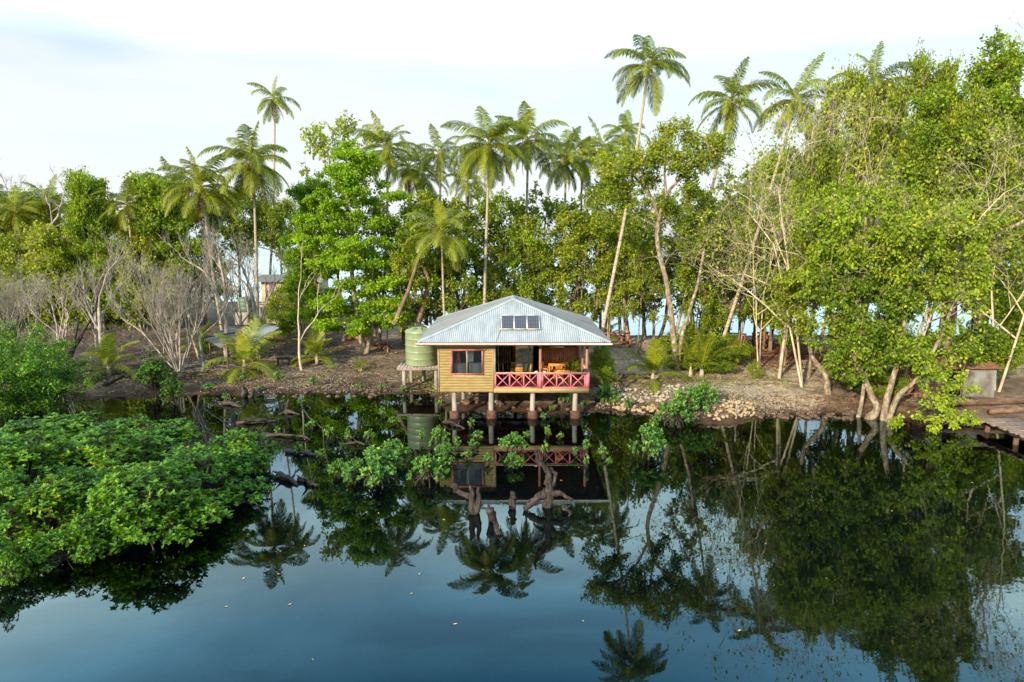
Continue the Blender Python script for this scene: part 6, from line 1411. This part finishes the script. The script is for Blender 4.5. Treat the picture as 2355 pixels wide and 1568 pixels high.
V = []; N1, N2 = 14, 6
for i_ in range(N1 + 1):
    for j_ in range(N2 + 1):
        fx, fy = i_ / N1, j_ / N2; V.append((g.x - 1.0 + 2.0 * fx, g.y - .4 + .8 * fy, g.z + .36 * math.sin(PI * fx) ** .7 * math.sin(PI * fy) ** .8 + rng.uniform(-.03, .03)))
m_.add(V, [[a * (N2 + 1) + b, (a + 1) * (N2 + 1) + b, (a + 1) * (N2 + 1) + b + 1, a * (N2 + 1) + b + 1] for a in range(N1) for b in range(N2)])
tag(m_.build('orange_tarp', ORANGE, None, loc=tuple(g)), 'crumpled orange tarp on the ground beneath the layered tree', 'tarp')
g = gp(838, 781); m_ = MB(); m_.lathe(tuple(g), [(0, 0), (.2, 0), (.25, .5), (.27, .5), (.27, .55), (.23, .55), (.2, .05), (0, .05)], 16)
tag(m_.build('white_bucket', BUCKET, None, loc=tuple(g)), 'white bucket beside the orange tarp', 'bucket')

# ------------------------------------------------------------------ corrugated hut, log edging and jetty at the right
hy = 44.0; xa, xb, xc, xd = at(2105, 880, hy).x, at(2176, 880, hy).x, at(2205, 880, hy).x, at(2287, 880, hy).x
z0 = gh(27, hy) - .05; zt = at(2250, 846, hy).z
t = thing('sheet_metal_hut', 'weathered corrugated metal hut with dark doorway behind the leaning right tree', 'hut', (xa, hy, z0))
def vsheet(x0, x1, y, za, zb, mat, name='wall_panel', n_=16, mb=None):
    m_ = MB(); V = []
    for k in range(n_ * 4 + 1):
        f = k / (n_ * 4); V += [(x0, y + .035 * math.cos(2 * PI * f * n_), za + (zb - za) * f), (x1, y + .035 * math.cos(2 * PI * f * n_), za + (zb - za) * f)]
    m_.add(V, [[2 * k, 2 * k + 1, 2 * k + 3, 2 * k + 2] for k in range(n_ * 4)]); return m_.build(name, mat, t)
vsheet(xc + .25, xd, hy - .05, z0, zt - .1, IRONOLD, n_=22); vsheet(xa, xb, hy, z0 + 1.1, zt - .05, IRONOLD, n_=10); vsheet(xa, xb, hy + .04, z0, z0 + 1.12, RUST, n_=10)
m_ = MB(); m_.box((xb, hy + .6, z0), (xc + .3, hy + .65, zt)); m_.build('doorway_dark_sheet', BLACK, t)  # black sheet set behind the opening in place of the hut's shaded inside
for x in (xa, xb - .06, xc + .2, xd - .08): m_ = MB(); m_.box((x, hy + .06, z0), (x + .12, hy + .18, zt)); m_.build('post', BARK_DARK, t)
for q0, q1 in ((xd - .03, xd + .01), (xa, xa + .03)): m_ = MB(); m_.box((q0, hy + .19, z0), (q1, hy + 2.6, zt - .2)); m_.build('side_wall', RUST, t)
m_ = MB(); quad_sheet(m_, (xa - .3, hy - .4, zt), (xd + .3, hy - .4, zt), (xd + .3, hy + 3, zt + .5), (xa - .3, hy + 3, zt + .5), 40, .02); m_.build('roof', RUST, t)
def hlog(label, a, b, r_, seed, mat=RLOG):
    m_ = MB(); rng = np.random.default_rng(seed); a = np.array(a); b = np.array(b); m_.tube([a + (b - a) * k / 6 + rng.normal(0, .03, 3) for k in range(7)], [r_ * rng.uniform(.9, 1.1) for k in range(7)], 9, wob=.08, rng=rng)
    tag(m_.build('edging_log', mat, None, loc=tuple(a)), label, 'log')
hlog('long reddish log edging the bank in front of the metal hut', (26.2, 41.9, .85), (33.5, 42.6, .95), .2, 1); hlog('second reddish log below the edging log by the jetty', (29.5, 41.0, .6), (34.5, 41.3, .65), .2, 2)
t = thing('jetty', 'old plank jetty cut off by the right picture edge', 'jetty', (27.9, 38.4, 0))
for k in range(27):
    y = 32.0 + k * .27; m_ = MB(); o_ = .09 * math.sin(k * 2.3); m_.box((27.55 + o_ - (y - 36) * .04, y, .60), (29.9, y + .24, .65 + .008 * (k % 3))); m_.build('plank', PLANK, t)
for x in (27.75, 29.4): m_ = MB(); m_.box((x, 32.0, .38), (x + .15, 39.4, .598)); m_.build('bearer', RLOG, t)
for x, y in ((27.8, 38.6), (27.7, 36.2), (27.7, 33.8), (29.5, 38.6), (29.5, 36.2), (29.5, 33.8)): m_ = MB(); m_.tube([(x, y, -1.4), (x, y, .37)], .14, 9, wob=.06, rng=rg2); m_.build('pile', RLOG, t)

# ------------------------------------------------------------------ two distant persons under the beach trees
def person(label, u, D, h, rz, top_mat, seed, arm=0.2):
    g = gx(u, D); t = thing('person', label, 'person', tuple(g), 'persons under the beach trees')
    me = bpy.data.meshes.new('body'); s = h / 1.72
    J = [(0, 0, .95), (0, 0, 1.15), (0, .01, 1.38), (0, 0, 1.50), (0, -.01, 1.56), (0, -.01, 1.64), (0, 0, 1.71),
         (.19, 0, 1.40), (.25 + arm * .1, -.02, 1.12), (.24, -.12 - arm * .4, .90 + arm * .2), (.235, -.16 - arm * .45, .82 + arm * .22),
         (-.19, 0, 1.40), (-.25, .02, 1.12), (-.25, -.06, .88), (-.25, -.07, .80),
         (.10, 0, .88), (.12, -.01, .50), (.12, .02, .09), (.13, -.12, .03), (-.10, 0, .88), (-.13, -.02, .50), (-.14, .03, .09), (-.15, -.11, .03)]
    E = [(0, 1), (1, 2), (2, 3), (3, 4), (4, 5), (5, 6), (2, 7), (7, 8), (8, 9), (9, 10), (2, 11), (11, 12), (12, 13), (13, 14), (0, 15), (15, 16), (16, 17), (17, 18), (0, 19), (19, 20), (20, 21), (21, 22)]
    RD = [.15, .135, .16, .06, .085, .105, .06, .07, .05, .038, .035, .07, .05, .038, .035, .095, .07, .05, .04, .095, .07, .05, .04]
    me.from_pydata([(x * s, y * s, z * s) for x, y, z in J], E, []); o = bpy.data.objects.new('body', me); COL.objects.link(o); o.parent = t
    sk = o.modifiers.new('skin', 'SKIN'); o.modifiers.new('sub', 'SUBSURF').levels = 1; o.modifiers['sub'].render_levels = 1
    for k, r_ in enumerate(RD): me.skin_vertices[0].data[k].radius = (r_ * s, r_ * s * (.75 if k in (0, 1, 2) else 1)); me.skin_vertices[0].data[k].use_root = (k == 0)
    me.materials.append(SKIN)
    def garment(name, mat, parts):
        m_ = MB()
        for pts, rr in parts: m_.tube([(g.x + x * s, g.y + y * s, g.z + z * s) for x, y, z in pts], [q * s for q in rr], 12)
        m_.build(name, mat, t, smooth=True)
    garment('shirt', top_mat, [([(0, 0, .88), (0, 0, 1.1), (0, .01, 1.36), (0, 0, 1.47)], [.185, .165, .20, .08]), ([(.12, 0, 1.41), (.20, 0, 1.38), (.245, -.01, 1.18)], [.10, .095, .075]), ([(-.12, 0, 1.41), (-.20, 0, 1.38), (-.245, .01, 1.18)], [.10, .095, .075])])
    garment('trousers', CLOTHD, [([(.09, 0, .95), (.11, 0, .75), (.12, -.01, .5), (.12, .02, .12)], [.13, .12, .095, .075]), ([(-.09, 0, .95), (-.11, 0, .75), (-.13, -.02, .5), (-.14, .03, .12)], [.13, .12, .095, .075])])
    garment('hair', HAIR, [([(0, .03, 1.60), (0, .02, 1.68), (0, .02, 1.75)], [.11, .125, .06])])
    t.rotation_euler.z = rz; return t
person('person in dark clothes standing under the beach trees behind the right roof slope', 1312, 63, 1.72, .4, CLOTHD, 1, .2)
person('person in a grey shirt standing beside the one in dark clothes', 1321, 62.6, 1.66, -.5, CLOTHW, 2, .8)
# prototypes that were never placed are removed
for o in list(COL.objects):
    if o.parent is None and o.type == 'EMPTY' and not o.get('label') and not o.get('used'):
        for c in list(o.children_recursive): bpy.data.objects.remove(c)
        bpy.data.objects.remove(o)
for o in COL.objects:
    for k in ('H', 'W', 'used'):
        if k in o: del o[k]
